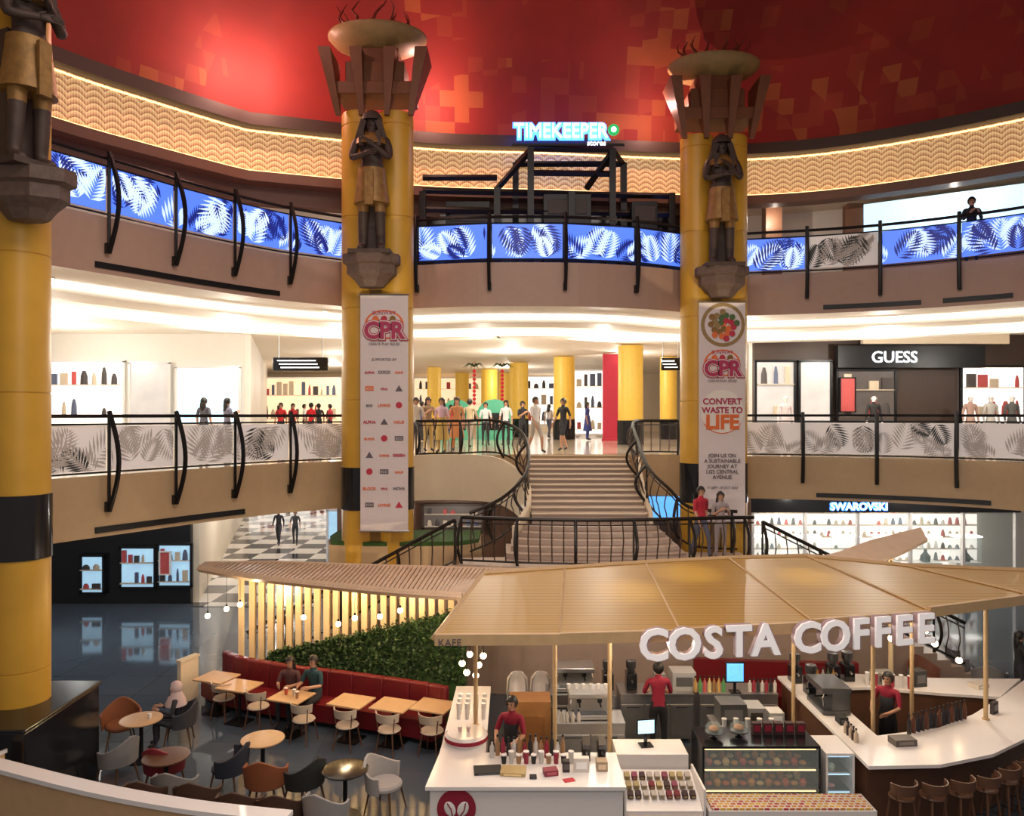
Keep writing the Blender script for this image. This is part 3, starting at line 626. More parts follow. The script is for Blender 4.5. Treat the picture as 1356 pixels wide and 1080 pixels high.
for px,lab in ((628,'left red hanging decoration with green top over the concourse'),(665,'right red hanging decoration with green top over the concourse')):
    p=P(px,500,38); r=thing('hanging_garland',lab,'decoration',(p.x,38,8.9)); s=MB()
    for k in range(9): s.ball((0,0,-.5-k*.2),.09,8,6)
    s.tube([(0,0,0),(0,0,-2.3)],.01,4); s.build('red_balls','red_bright',r,smooth=True)
    s=MB()
    for k in range(10): a=k*2*PI/10; s.tube([(0,0,-.25),(.3*math.cos(a),.3*math.sin(a),-.1),(.6*math.cos(a),.6*math.sin(a),-.35)],.04,4,r2=.005)
    s.build('green_top','leaf_green',r)
for px,w,lab in ((605,1.5,'small green rounded booth at the back of the concourse'),(655,1.7,'larger green rounded booth behind the shoppers')):
    p=P(px,560,36); r=thing('green_booth',lab,'booth',(p.x,36,5.05)); s=MB(); q=[(-w/2,0)]+[(-w/2*math.cos(a*PI/12),1.1+.8*math.sin(a*PI/12)) for a in range(13)]+[(w/2,0)]
    n=len(q); s.add([(x,-.5,z) for x,z in q]+[(x,.5,z) for x,z in q],[tuple(range(n))[::-1],tuple(range(n,2*n))]+[(i,(i+1)%n,n+(i+1)%n,n+i) for i in range(n)]); s.build('shell','green_booth',r)
    s=MB(); s.box((0,-.52,.85),(w*.6,.05,.8)); s.build('opening','black_gloss',r)
for (px,py,D,w,lab) in ((398,482,22,1.6,'black hanging directory sign with white lines over the left corridor'),(888,482,24,.6,'small dark hanging sign left of the centre right pillar')):
    p=P(px,py,D); r=thing('directory_sign',lab,'sign',(p.x,D,p.z-.2)); s=MB(); s.box((0,0,.2),(w,.12,.4)); s.build('board','black_gloss',r,bevel=.02)
    s=MB()
    for k in range(3): s.box((-.05*k,-.065,.1+k*.1),(w*.7,.01,.03))
    s.build('text_lines','sign_white',r)
    for e in(-1,1): s=MB(); s.tube([(e*w*.4,0,.4),(e*w*.4,0,9.0-p.z+.2)],.015,5); s.build('hanger','steel',r)
pathL1=smooth(v3(L2L+L2C+L2R),4)
struct(strip(offs(pathL1,1.6),8.78,9.0,1.2,'trim_8','white_ceiling'),'lowered white ceiling ring above the concourse','ceiling trim')
struct(strip(offs(pathL1,2.82),8.84,8.9,.06,'trim_9','white_emit'),'bright cove light line in the concourse ceiling','light strip')
struct(strip(offs(pathL1,1.52),8.9,8.97,.06,'trim_15','white_emit'),'bright cove light line nearest the concourse ceiling edge','light strip')
struct(strip(offs(pathL1,4.4),8.7,8.998,.8,'trim_10','white_ceiling'),'second white ceiling ring above the concourse','ceiling trim')
struct(strip(offs(pathL1,4.32),8.74,8.85,.06,'trim_11','white_emit'),'second cove light line in the concourse ceiling','light strip')
dl=[(66,367),(200,392),(290,407),(430,411),(330,412),(578,421),(640,430),(700,427),(775,432),(850,425),(610,440),(1060,425),(1095,440),(1180,420),(1290,415),(1010,438)]
for i,(px,py) in enumerate(dl):
    D=2750/(HZ-py); x=(px-678)*D/F
    s=MB(); s.cyl((0,0,-.03),.09,.03,12,0); s.lathe([(.07,-.035),(.07,-.03)],(0,0,0),12,1)
    o=s.build('downlight',['white_gloss','bulb']); o.location=(x,D,8.999); tag(o,'small round recessed spotlight in the white concourse ceiling','light',group='concourse ceiling spotlights')
# shoppers
sh=[(551,600,(.55,.5,.45),(.05,.05,.08),'person in pale top at the railing next to the banner pillar','stand',0,'short',None),
(567,598,(.3,.2,.12),(.5,.35,.12),'person in brown top and mustard trousers by the railing','phone',.5,'long',None),
(585,600,(.6,.4,.5),(.45,.3,.1),'woman in pink top and mustard skirt by the railing','stand',-.4,'long',(.45,.3,.08)),
(605,597,(.5,.22,.1),(.5,.16,.04),'woman in a long orange dress near the top of the stairs','stand',.2,'long',(.5,.2,.07)),
(622,593,(.5,.4,.25),(.3,.25,.2),'person in beige top beside the orange dress','walk',2.8,'short',None),
(643,590,(.7,.7,.7),(.02,.02,.03),'person in white shirt and black trousers before the green booth','stand',.1,'short',None),
(670,590,(.75,.7,.7),(.03,.03,.04),'woman in white blouse standing right of the green booth','stand',-.2,'long',None),
(692,592,(.02,.02,.03),(.02,.02,.03),'person in all black standing between two white shirts','phone',.6,'short',None),
(709,600,(.72,.7,.7),(.45,.4,.35),'man in white T-shirt and beige shorts walking','walk',.7,'short',None),
(746,597,(.02,.02,.025),(.03,.03,.04),'man in black T-shirt and shorts walking','walk',-.8,'short',None),
(778,583,(.06,.08,.3),(.06,.08,.3),'woman in a long blue dress before the red panel','stand',1.2,'long',(.05,.07,.28)),
(597,582,(.5,.05,.05),(.05,.05,.1),'person in red top far back beside the small green booth','stand',3,'short',None),
(727,580,(.6,.5,.5),(.1,.1,.15),'distant person in pink top behind the walking man','walk',2.6,'long',None),
(884,580,(.5,.04,.06),(.05,.05,.05),'person in red top right of the stair railing','stand',-.5,'short',None),
(559,584,(.1,.15,.3),(.05,.05,.05),'distant person in navy top near the banner pillar','stand',2,'short',None),
(765,576,(.1,.1,.35),(.05,.05,.1),'distant person in blue top left of the blue dress','stand',1,'short',None)]
for px,fy,c,pn,lab,pose,rz,hr,dr in sh:
    D=1200/(fy-HZ); person(lab,((px-678)*D/F,D,5.05),rz,pose,shirt=c,pants=pn,hair=hr,dress=dr,legs='short' if 'shorts' in lab else 'long',h=random.uniform(1.62,1.76))
lc=[('red top',(.6,.03,.04)),('red jacket',(.5,.02,.03)),('white top',(.6,.6,.6)),('bright red shirt',(.7,.02,.03)),('black top',(.03,.03,.03)),('dark red top',(.4,.02,.03))]
for i,px in enumerate((372,388,403,412,422,437)):
    D=30+i%3*2.; person('shopper in %s standing in the left corridor, %s from the left'%(lc[i][0],ORD[i]),((px-678)*D/F,D,5.05),i*.9,'stand',shirt=lc[i][1],h=1.65)
person('dark haired person before the glowing window, left one of the pair',((270-678)*.022,22,5.05),2.9,'stand',shirt=(.1,.1,.13),hair='long',h=1.68)
person('dark haired person before the glowing window, right one of the pair',((301-678)*.0215,21.5,5.05),2.4,'phone',shirt=(.2,.2,.28),hair='long',h=1.66)
for i,(px,c,lab) in enumerate(((1040,(.7,.6,.62),'shop dummy in pale dress behind the glass right of the gold pillar'),(1157,(.02,.02,.02),'shop dummy in black coat in the dark window'),(1285,(.45,.3,.25),'shop dummy in tan top in the bright right window'),(1312,(.5,.48,.46),'shop dummy in grey top in the bright right window'),(1340,(.1,.1,.1),'shop dummy in black top at the right photo edge'))):
    D=25.2; person(lab,((px-678)*D/F,D,5.05),0,'stand',shirt=c,pants=c,skin='white_gloss',hair=None,h=1.85,sleeve='long',name='mannequin',cat='mannequin')
# ================================================================ GROUND LEVEL WALLS
wallbox(-24,25,-10.6,25,0,3.85,'wall_ground_left','black_gloss','black marble shop wall on the ground floor left')
wallbox(-10.5,25.1,-17.5,50,0,3.85,'wall_ground_corridor','cream','side wall of the ground corridor')
wallbox(-6.0,26.2,-11.2,50,0,3.85,'wall_ground_corridor_right','white_wall','right side wall of the ground corridor')
wallbox(-6.0,26,8.2,26,0,3.85,'wall_ground_back','brown_mid','brown wall under the concourse behind the stairs')
wallbox(-19,50.2,-9,50.2,0,3.85,'wall_ground_end','white_wall','end wall of the ground corridor')
wallbox(8.2,29,24,29,0,3.85,'wall_ground_right','white_wall','back wall of the white jewellery shop')
s=MB(); s.prism([(-10.4,24.5),(-6.2,24.5),(-11.3,49.9),(-17.3,49.9)],.0,.02); struct(s.build('floor_corridor','checker_floor'),'chequered light floor of the ground corridor','floor')
lit('poster','small blue poster in the black ground floor shop wall','poster',108,138,735,785,24.8,'win_cool','black_metal',goods=2,rows=2)
lit('shop_window','wide blue lit display window in the black ground floor shop wall','window',160,206,724,778,24.8,'win_cool','black_metal',goods=5,rows=2)
lit('shop_window','display window with pink poster in the black ground floor shop wall','window',210,254,720,776,24.8,'win_cool','black_metal',goods=4,rows=2)
lit('poster','small pink poster within the right ground floor display window','poster',212,226,730,760,24.6,'good_a','white_gloss',.04)
lit('shop_window','bright shop at the end of the ground corridor','window',325,450,640,675,49.9,'win_white',goods=10,rows=2)
lit('shop_window','lit blue shop window right of the ground corridor','window',434,452,675,745,26.0,'win_cool')
lit('shop_screen','blue lit screen right of the stairs under the concourse','screen',857,903,655,688,25,'screen_blue')
lit('shop_window','dim brown shop window between banner pillar and stairs','window',560,640,668,700,25.5,'win_dim','brown_dark',goods=7,rows=2)
person('dark clothed person walking in the ground corridor, left one',((369-678)*.036,36,0.02),0,'walk',shirt=(.02,.02,.03),sleeve='long',h=1.7)
person('person in grey shirt walking in the ground corridor, right one',((391-678)*.036,36,0.02),0.2,'walk',shirt=(.05,.05,.06),h=1.65)
# jewellery shop
r=thing('jewellery_shopfront','white bright jewellery shopfront with black lit sign under the right balcony','shopfront',(13,26.4,0))
s=MB(); s.box((13,26.4,3.2),(9.4,.3,.75)); s.build('sign_fascia','black_gloss',r,world=True)
text('SWAROVSKI',.36,(-.95,-.2,2.92),'sign_white','lettering',r,.02); text('SWAROVSKI',.36,(-.95,-.17,2.92),'sign_blue','halo',r,.01,bold=.025)
s=MB(); s.box((0,2.4,1.5),(9.4,.1,2.9)); s.build('lit_back_wall','win_white',r)
s=MB()
for k in range(5):
    z=.7+k*.45; s.box((0,2.25,z),(9.2,.25,.03),m=2)
    for i in range(34):
        if random.random()<.75:
            x=-4.5+i*.27; gh=random.uniform(.1,.3); s.lathe([(.08,0),(.06,gh*.6),(.03,gh)],(x,2.22,z+.015),8,m=random.choice((0,1,2,2,3,4)))
o=s.build('shelf_display',['good_a','good_b','good_c','good_d','white_gloss'],r); o['kind']='stuff'
for k in range(6): s=MB(); s.box((-4.6+k*1.84,0,1.45),(.09,.15,2.85)); s.build('mullion','white_gloss',r)
s=MB(); s.box((0,0,1.45),(9.3,.03,2.8)); s.build('glass','glass',r)
for k in range(6):
    x=9.2+k*1.45; rr=thing('display_case','white jewellery display case, %s from the left behind the glass'%ORD[k],'display case',(x,27.4,0))
    s=MB(); s.box((0,0,.45),(.95,.5,.9)); s.build('plinth','white_gloss',rr); s=MB(); s.box((0,0,1.35),(.9,.45,.9)); s.build('glass_box','glass',rr)
    s=MB(); s.lathe([(.01,0),(.16,.02),(.17,.2),(.06,.34),(.05,.45),(.01,.47)],(0,0,.9),12); s.build('bust','black_cloth',rr,smooth=True)
    s=MB(); s.box((0,0,1.83),(.95,.5,.05)); s.build('lit_top','white_emit',rr)
person('shop assistant in black standing inside the jewellery shop',((1160-678)*.0268,26.85,0),.2,'stand',shirt=(.02,.02,.02),sleeve='long',hair='long',h=1.65)
# ================================================================ STAIRS
s=MB()
n=12; LX=-1.2
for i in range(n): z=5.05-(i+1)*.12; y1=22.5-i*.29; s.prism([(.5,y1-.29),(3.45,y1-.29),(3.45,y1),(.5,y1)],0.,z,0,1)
for i in range(5):
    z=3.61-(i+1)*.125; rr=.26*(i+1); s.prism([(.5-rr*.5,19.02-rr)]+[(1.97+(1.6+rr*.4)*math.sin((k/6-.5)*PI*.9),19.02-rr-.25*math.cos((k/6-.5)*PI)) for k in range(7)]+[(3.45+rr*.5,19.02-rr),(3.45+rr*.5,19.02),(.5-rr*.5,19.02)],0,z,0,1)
lp=[(LX,17.9),(LX,17.1),(-.3,16.88),(.6,16.74),(1.9,16.66),(3.3,16.76),(4.6,17.0),(5.6,17.1),(5.6,18.6),(.0,18.6),(-.2,17.95)]
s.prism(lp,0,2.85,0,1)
for i in range(18):
    z=2.85-(i+1)*.155
    if z<.05: break
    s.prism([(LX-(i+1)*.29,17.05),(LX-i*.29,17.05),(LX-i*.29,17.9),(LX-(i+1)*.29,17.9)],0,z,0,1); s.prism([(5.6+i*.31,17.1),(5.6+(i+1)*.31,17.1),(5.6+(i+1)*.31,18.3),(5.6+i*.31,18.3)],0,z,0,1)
tag(s.build('staircase',['stair_stone','stair_nose']),'broad stone staircase rising from a curved landing to the concourse','staircase',kind='structure')
s=MB()
for i in range(n): z=5.05-i*.12; s.box((1.97,22.5-i*.29-.02,z-.02 if i else z-.03),(2.95,.05,.03))
struct(s.build('trim_12','cream'),'pale step edges on the upper flight of the stairs','step trim')
def stringer(pts,t,name,lab,m='cream'):
    s=MB(); path=smooth([Vector((p[0],p[1],0)) for p in pts],5); zz=smooth([Vector((p[2],p[3],0)) for p in pts],5); b=offs(path,t); vs=[]
    for i,p in enumerate(path): vs+=[(p.x,p.y,zz[i].x),(p.x,p.y,zz[i].y),(b[i].x,b[i].y,zz[i].y),(b[i].x,b[i].y,zz[i].x)]
    n=len(path); fs=[(i*4+(k+1)%4,i*4+k,i*4+4+k,i*4+4+(k+1)%4) for i in range(n-1) for k in range(4)]+[(0,1,2,3),(4*n-1,4*n-2,4*n-3,4*n-4)]
    s.add(vs,fs); return struct(s.build(name,m,smooth=True),lab,'trim')
stringer([(-2.9,20.9,3.85,5.1),(-1.6,21.5,3.8,5.1),(-.4,21.4,3.7,5.0),(.3,20.6,3.3,4.5),(.35,19.4,2.8,3.95),(.0,18.5,2.6,3.5)],.12,'trim_13','cream curved wall sweeping down the left side of the stairs')
stringer([(3.55,19.0,2.8,3.75),(3.6,20.5,3.2,4.35),(3.7,21.9,3.8,5.0)],.1,'trim_14','cream side wall on the right side of the stairs')
def ironrail(pts,lab,h=1.0,step=.26,bow=.14):
    path=smooth([Vector(p) for p in pts],6); mid=path[len(path)//2]
    r=thing('stair_railing',lab,'railing',(mid.x,mid.y,min(p.z for p in path)))
    s=MB(); s.tube([p+Vector((0,0,h)) for p in path],.045,6); s.build('handrail','iron',r,world=True,smooth=True)
    for zz,rr in((.08,.025),(h-.12,.016)): s=MB(); s.tube([p+Vector((0,0,zz)) for p in path],rr,5); s.build('rail_bar','iron',r,world=True,smooth=True)
    acc=0; k=0
    for i in range(1,len(path)):
        d=(path[i]-path[i-1]); L=Vector((d.x,d.y,0)).length
        while acc+L>=step*k:
            t=max(0,(step*k-acc))/L if L else 0; p=path[i-1].lerp(path[i],min(1,t)); nr=Vector((d.y,-d.x,0)).normalized(); s=MB()
            big=k%5==0
            if big: q=[p+nr*(bow*2.2*math.sin(PI*j/8))+Vector((0,0,.0+(h)*j/8)) for j in range(9)]; s.tube(q,.038,6); s.tube([p,p+Vector((0,0,h))],.026,5)
            else: s.tube([p+nr*(bow*math.sin(PI*j/6)*(.6 if j<3 else 1))+Vector((0,0,.08+(h-.1)*j/6)) for j in range(7)],.015,4)
            s.build('post' if big else 'baluster','iron' if big else 'iron_brown',r,world=True,smooth=True); k+=1
        acc+=L
ironrail([(-2.7,21.25,5.05),(-1.5,21.75,5.05),(-.4,21.75,5.05),(.3,21,4.7),(.45,20,4.1),(.3,19.2,3.65),(-.25,18.4,3.2),(-1.0,17.95,2.9)],'curving iron railing sweeping down the left side of the upper stairs')
ironrail([(4.9,22.3,5.05),(4.0,22.5,5.05),(3.55,22.1,5.0),(3.5,21,4.5),(3.55,19.6,3.85),(3.9,18.8,3.4),(4.4,18.55,2.95),(5.5,18.45,2.87)],'curving iron railing sweeping down the right side of the upper stairs')
ironrail([(-1.15,17.2,2.85),(-.3,17.0,2.85),(.6,16.85,2.85),(1.9,16.76,2.85),(3.3,16.86,2.85),(4.5,17.08,2.85),(5.5,17.18,2.85)],'iron balustrade curving along the front of the stair landing',h=1.05)
ironrail([(LX-.1,17.12,2.85),(-6.0,17.12,.3)],'iron railing going down the left side flight behind the wooden pergola')
ironrail([(5.7,17.18,2.8),(10.3,17.18,.5)],'iron railing going down the right side flight behind the cafe canopy')
person('person in red shirt walking on the stairs landing',((928-678)*.0178,17.8,2.85),.4,'walk',shirt=(.45,.02,.04),pants=(.08,.08,.12),h=1.7)
person('woman in grey top on the stairs landing beside the red shirt',((954-678)*.0176,17.6,2.85),.1,'phone',shirt=(.35,.3,.3),pants=(.25,.2,.2),hair='long',h=1.6)
r=thing('planter','tan stone planter with short green turf around the centre left pillar','planter',(-2.9,18.9,0))
pp=[(-4.6,18.9),(-4.4,18.2),(-3.7,17.99),(-2.2,17.99),(-1.2,18.1),(-.75,18.5),(-.75,19.9),(-4.6,19.9)]
s=MB(); s.prism(pp,0,3.1); s.build('wall','fascia_tan',r,world=True)
s=MB(); s.prism([(x*.97-.09,y*.985+.28) for x,y in pp],3.1,3.2); s.build('turf','grass',r,world=True)
# ================================================================ PERGOLA, FENCE, HEDGE, SOFA
ZP=2.9
pf=smooth(v3([(-6.75,16.3),(-5.3,15.4),(-3.8,14.75),(-2.4,14.2),(-1.15,13.85),(-.55,13.7)]),4); pb=smooth(v3([(-6.8,16.75),(-5.3,16.85),(-3.8,16.6),(-2.4,16.4),(-.95,16.2),(.2,16.0)]),4)
r=thing('pergola','thin curved pale tan wooden pergola roof left of the cafe canopy','pergola',(-4,15.8,0))
s=MB(); s.prism([(p.x,p.y) for p in pf]+[(p.x,p.y) for p in pb[::-1]],ZP-.02,ZP+.03); s.build('deck','pergola_dark',r,world=True,tri=True)
s=MB(); s.tube([Vector((p.x,p.y,ZP+.02)) for p in pf],.08,4); s.build('front_beam','pergola_wood',r,world=True)
s=MB(); s.tube([Vector((p.x,p.y,ZP+.02)) for p in pb],.06,4); s.build('rear_beam','pergola_wood',r,world=True)
nn=74
for i in range(nn):
    t=i/(nn-1)*(len(pf)-1); a=pf[int(t)].lerp(pf[min(int(t)+1,len(pf)-1)],t%1); b=pb[int(t)].lerp(pb[min(int(t)+1,len(pb)-1)],t%1)
    d=b-a; s=MB(); s.box(((a.x+b.x)/2,(a.y+b.y)/2,ZP+.045),(d.length+.1,.066,.035),math.atan2(d.y,d.x)); s.build('slat','pergola_wood',r,world=True)
for x,y in((-5.95,16.6),(-1.1,15.95)): s=MB(); s.box((x,y,ZP/2),(.1,.1,ZP)); s.build('post','slat_wood',r,world=True)
r=thing('slat_fence','pale lit vertical timber slat screen under the pergola','fence',(-3.6,16.4,0))
fa=Vector((-5.75,16.75,0)); fb=Vector((-1.3,16.2,0))
for i in range(22):
    p=fa.lerp(fb,i/21); s=MB(); s.box((p.x,p.y,1.7),(.125,.14,2.1)); s.build('slat','slat_wood',r,world=True,bevel=.005)
s=MB(); d=fb-fa; c=(fa+fb)/2; s.box((c.x,c.y,.35),(d.length+.2,.2,.66),math.atan2(d.y,d.x)); s.build('base_board','pale_wood',r,world=True)
r=thing('hedge','sloping planting bed of dense small green leaves behind the red sofa','hedge',(-3.2,15.9,0))
def hz(t): return .95+1.2*max(0,t)**1.0
s=MB(); A0=Vector((-5.3,16.35,0));A1=Vector((-.95,15.0,0));B0=Vector((-5.3,16.6,0));B1=Vector((-.95,15.95,0)); N=12; vs=[]
for i in range(N+1):
    t=i/N; a=A0.lerp(A1,t); b=B0.lerp(B1,t); vs+=[(a.x,a.y,.02),(a.x,a.y,.85),(b.x,b.y,hz(t)),(b.x,b.y,.02)]
s.add(vs,[(i*4+(k+1)%4,i*4+k,i*4+4+k,i*4+4+(k+1)%4) for i in range(N) for k in range(4)]+[(0,1,2,3),(4*N+3,4*N+2,4*N+1,4*N)]); s.build('planting_box','grass',r,world=True)
s=MB()
for i in range(5600):
    t=random.random(); k=random.random(); a=A0.lerp(A1,t)+Vector((0,0,.85)); b=B0.lerp(B1,t)+Vector((0,0,hz(t))); p=a.lerp(b,k)+Vector((random.uniform(-.05,.05),random.uniform(-.1,.02),random.uniform(-.02,.08)))
    R=Matrix.Rotation(random.uniform(0,6.28),3,'Z')@Matrix.Rotation(random.uniform(-.2,1.3),3,'X'); l=random.uniform(.05,.11); w=l*.38
    s.add([p+R@Vector(q) for q in((0,0,0),(w,l*.5,.01),(0,l,0),(-w,l*.5,.01))],[(0,1,2,3)],random.choice((0,0,1,2)))
o=s.build('foliage',['leaf_green','leaf_bright','leaf_deep'],r,world=True); o['kind']='stuff'
sp=smooth(v3([(-6.4,16.85),(-5.85,16.4),(-4.6,15.85),(-3.5,15.5),(-2.0,14.95),(-1.25,14.6)]),5)
r=thing('banquette_sofa','long curved dark red leather bench sofa in front of the green bed','sofa',(-3.8,15.3,0))
strip(offs(sp,-.45),.0,.12,.4,'plinth','black_gloss',r); strip(offs(sp,-.55),.12,.46,.5,'seat','maroon_leather',r); n=len(sp)
for i in range(0,n-1,2):
    seg=offs(sp,-.08)[i:i+3]
    if len(seg)<2: continue
    o=strip(seg,.4,.98,.16,'back_cushion','maroon_leather',r); b=o.modifiers.new('b','BEVEL'); b.width=.03; b.segments=2
s=MB(); s.box((-6.95,16.2,.5),(.5,.1,1.0),1.2); s.box((-6.95,16.2,1.02),(.54,.14,.05),1.2); tag(s.build('low_partition','cream',loc=(-6.95,16.2,0)),'low pale partition at the left end of the red sofa','partition')
# ================================================================ FURNITURE
def sq_table(x,y,rz,lab):
    r=thing('cafe_table',lab,'table',(x,y,0),rz); s=MB(); s.box((0,0,.735),(.72,.62,.035)); s.build('tabletop','table_wood',r,bevel=.01)
    s=MB(); s.cyl((0,0,.02),.03,.7,10); s.build('column','black_metal',r); s=MB(); s.box((0,0,.012),(.42,.42,.02)); s.build('base','black_metal',r); return r
def rd_table(x,y,lab,m='table_wood'):
    r=thing('round_table',lab,'table',(x,y,0)); s=MB(); s.lathe([(.001,.715),(.34,.715),(.36,.73),(.36,.745),(.34,.75),(.001,.75)],(0,0,0),28); s.build('tabletop',m,r,smooth=True)
    s=MB(); s.cyl((0,0,.02),.035,.7,10); s.build('column','black_metal',r); s=MB(); s.lathe([(.24,0),(.24,.015),(.04,.04)],(0,0,0),20); s.build('base','black_metal',r,smooth=True); return r
def tub_chair(x,y,rz,lab,c,legm='dark_wood'):
    r=thing('tub_chair',lab,'chair',(x,y,0),rz); cm=cmat(c,.7)
    s=MB(); s.lathe([(.001,.38),(.24,.38),(.27,.41),(.27,.45),(.24,.48),(.001,.485)],(0,0,0),20); s.build('seat',cm,r,smooth=True)
    s=MB(); K=14; vs=[]
    for k in range(K+1):
        a=-.25+ (PI+.5)*k/K; up=.86-.2*abs(math.cos(a))**1.5
        for rr,z in((.27,.4),(.3,up),(.34,up),(.31,.38)): vs.append((rr*math.cos(a)*1.05,rr*math.sin(a)*.98,z))
    s.add(vs,[(k*4+j,k*4+(j+1)%4,k*4+4+(j+1)%4,k*4+4+j) for k in range(K) for j in range(4)]+[(3,2,1,0),(4*K,4*K+1,4*K+2,4*K+3)]); s.build('backrest',cm,r,smooth=True,bevel=.01)
    for ex in(-1,1):
        for ey in(-1,1): s=MB(); s.tube([(ex*.17,ey*.17,.4),(ex*.24,ey*.24,0)],.02,6,r2=.012); s.build('leg',legm,r)
    return r
def side_chair(x,y,rz,lab,c=(.55,.45,.35)):
    r=thing('side_chair',lab,'chair',(x,y,0),rz); cm=cmat(c,.6)
    s=MB(); s.lathe([(.001,.42),(.2,.42),(.22,.44),(.2,.465),(.001,.47)],(0,0,0),18); s.build('seat',cm,r,smooth=True)
    s=MB(); s.lathe([(.22,.62),(.24,.78),(.255,.78),(.235,.62)],(0,0,0),12,a0=.25,a1=PI-.25); s.build('backrest',cm,r,smooth=True)
    for e in(-1,1): s=MB(); s.tube([(e*.16,.13,.45),(e*.19,.15,.7)],.012,5); s.build('back_post','stool_wood',r)
    for ex in(-1,1):
        for ey in(-1,1): s=MB(); s.tube([(ex*.13,ey*.13,.43),(ex*.19,ey*.19,0)],.014,6); s.build('leg','stool_wood',r)
    return r
def bar_stool(x,y,rz,lab):
    r=thing('bar_stool',lab,'stool',(x,y,0),rz)
    s=MB(); s.lathe([(.001,.74),(.16,.74),(.18,.76),(.17,.785),(.001,.775)],(0,0,0),18); s.build('seat','stool_wood',r,smooth=True)
    s=MB(); s.lathe([(.18,.84),(.19,.99),(.21,.99),(.2,.84)],(0,0,0),12,a0=.1,a1=PI-.1); s.build('backrest','stool_wood',r,smooth=True)
    for e in(-1,1): s=MB(); s.tube([(e*.15,.08,.76),(e*.17,.1,.9)],.012,5); s.build('back_post','dark_wood',r)
    for ex in(-1,1):
        for ey in(-1,1): s=MB(); s.tube([(ex*.1,ey*.1,.75),(ex*.18,ey*.18,0)],.018,6); s.build('leg','stool_wood',r)
    s=MB(); s.tube([(.155*a,.155*b,.28) for a,b in((-1,-1),(1,-1),(1,1),(-1,1))],.01,5,closed=True); s.build('footrest','black_metal',r); return r
G=lambda px,py,z=0:PZ(px,py,z)
tabs=[(290,893,'square wooden table at the far left end of the red sofa'),(320,904,'second square wooden table from the left along the red sofa'),(388,918,'wooden table with drinks where a couple sits on the red sofa'),(467,924,'wooden table just right of the seated couple'),(522,929,'second wooden table from the right along the red sofa'),(575,930,'wooden table nearest the cafe counter along the red sofa')]
for px,py,lab in tabs: p=G(px,py,.75); sq_table(p.x,p.y-.12,-.35,lab)
for px,py,lab in ((345,960,'pale side chair in front of the second sofa table'),(300,948,'pale side chair in front of the first sofa table'),(462,986,'pale side chair in front of the table right of the couple'),(517,992,'pale side chair second from the cafe counter'),(573,994,'pale side chair nearest the cafe counter'),(405,978,'pale side chair with its back to the camera at the couple table')):
    p=G(px,py,0) ; side_chair(p.x,p.y-.14,PI-.35,lab)
for px,py,lab,m in ((187,951,'round wooden table beside the woman with pale headscarf','table_wood'),(220,1000,'round dark wooden table between grey chairs','stool_wood'),(348,977,'round pale wooden table behind the orange chair','table_wood'),(457,1017,'round black table at the white chairs','black_gloss')):
    p=G(px,py,.75); rd_table(p.x,p.y,lab,m)
chs=[(160,990,(.24,.08,.03),.4,'rust brown tub chair at the far left round table'),(155,1038,(.2,.2,.21),-1.9,'grey tub chair left of the dark round table'),(218,1048,(.2,.02,.03),3.0,'dark red tub chair behind the dark round table'),(232,1084,(.22,.22,.22),3.1,'grey tub chair beside the curved white ledge'),
(303,1050,(.02,.025,.04),-1.7,'navy black tub chair left of the orange chair'),(352,1068,(.26,.08,.03),PI,'rust orange tub chair with its back to the camera'),(403,1068,(.015,.015,.02),-2.2,'black tub chair left of the black round table'),(510,1074,(.4,.38,.37),1.2,'pale grey tub chair right of the black round table'),(432,1116,(.3,.3,.31),PI-.3,'light grey tub chair in front of the black round table')]
for px,py,c,rz,lab in chs: p=G(px,py,0); tub_chair(p.x,p.y,rz,lab,c)
for k,(px,py) in enumerate(((262,1098),(318,1112),(372,1116),(195,1096))):
    p=G(px,py,0); tub_chair(p.x,p.y,PI,'dark brown tub chair half hidden behind the curved ledge, '+['second from the left','second from the right','rightmost','leftmost'][k],(.06,.03,.02))
person('woman in dark top sitting at the drinks table on the sofa',(-4.52,15.45,0),-.1,'sit_table',shirt=(.1,.04,.04),hair='long',h=1.68,sleeve='short')
person('man in dark teal shirt sitting beside the woman at the drinks table',(-3.98,15.27,0),-.4,'sit_table',shirt=(.02,.06,.07),h=1.78)
p=G(237,950,.5); person('woman in pale pink headscarf sitting at the round table',(p.x,p.y,0),-1.3,'sit',shirt=(.03,.03,.04),hair='hijab',hcol='scarf_pink',h=1.62,sleeve='long')
tub_chair(p.x,p.y,-1.3,'dark tub chair under the woman with pale headscarf',(.04,.04,.05))
def cup(x,y,z,lab,c,h=.12,rr=.035,grp=None):
    s=MB(); s.lathe([(rr*.75,0),(rr,h),(rr*.9,h),(rr*.7,.01)],(0,0,0),12); s.lathe([(rr*1.05,h),(rr*1.05,h+.012),(.005,h+.02)],(0,0,0),12,1); o=s.build('cup',[cmat(c),'white_gloss'],smooth=True); o.location=(x,y,z); return tag(o,lab,'cup',grp)
p=G(388,918,.753)
for k,(dx,dy,c,l) in enumerate(((-.12,-.05,(.6,.1,.05),'red paper cup on the couple table'),(.06,-.12,(.7,.6,.5),'pale paper cup on the couple table'),(.15,-.24,(.4,.2,.1),'brown iced drink on the couple table'))): cup(p.x+dx,p.y+dy,.753,l,c)
p=G(187,951,.75); cup(p.x+.15,p.y,.75,'white cup on the round table before the headscarf woman',(.7,.7,.7),.08)
ZL=1.45
lp=smooth([PZ(-12,1000,ZL),PZ(0,1003,ZL),PZ(130,1035,ZL),PZ(260,1058,ZL),PZ(388,1072,ZL)],5); lp=[Vector((p.x,p.y,0)) for p in lp]
r=thing('curved_ledge','low curved wooden partition with white top in the bottom left corner','partition',(lp[10].x,lp[10].y,0))
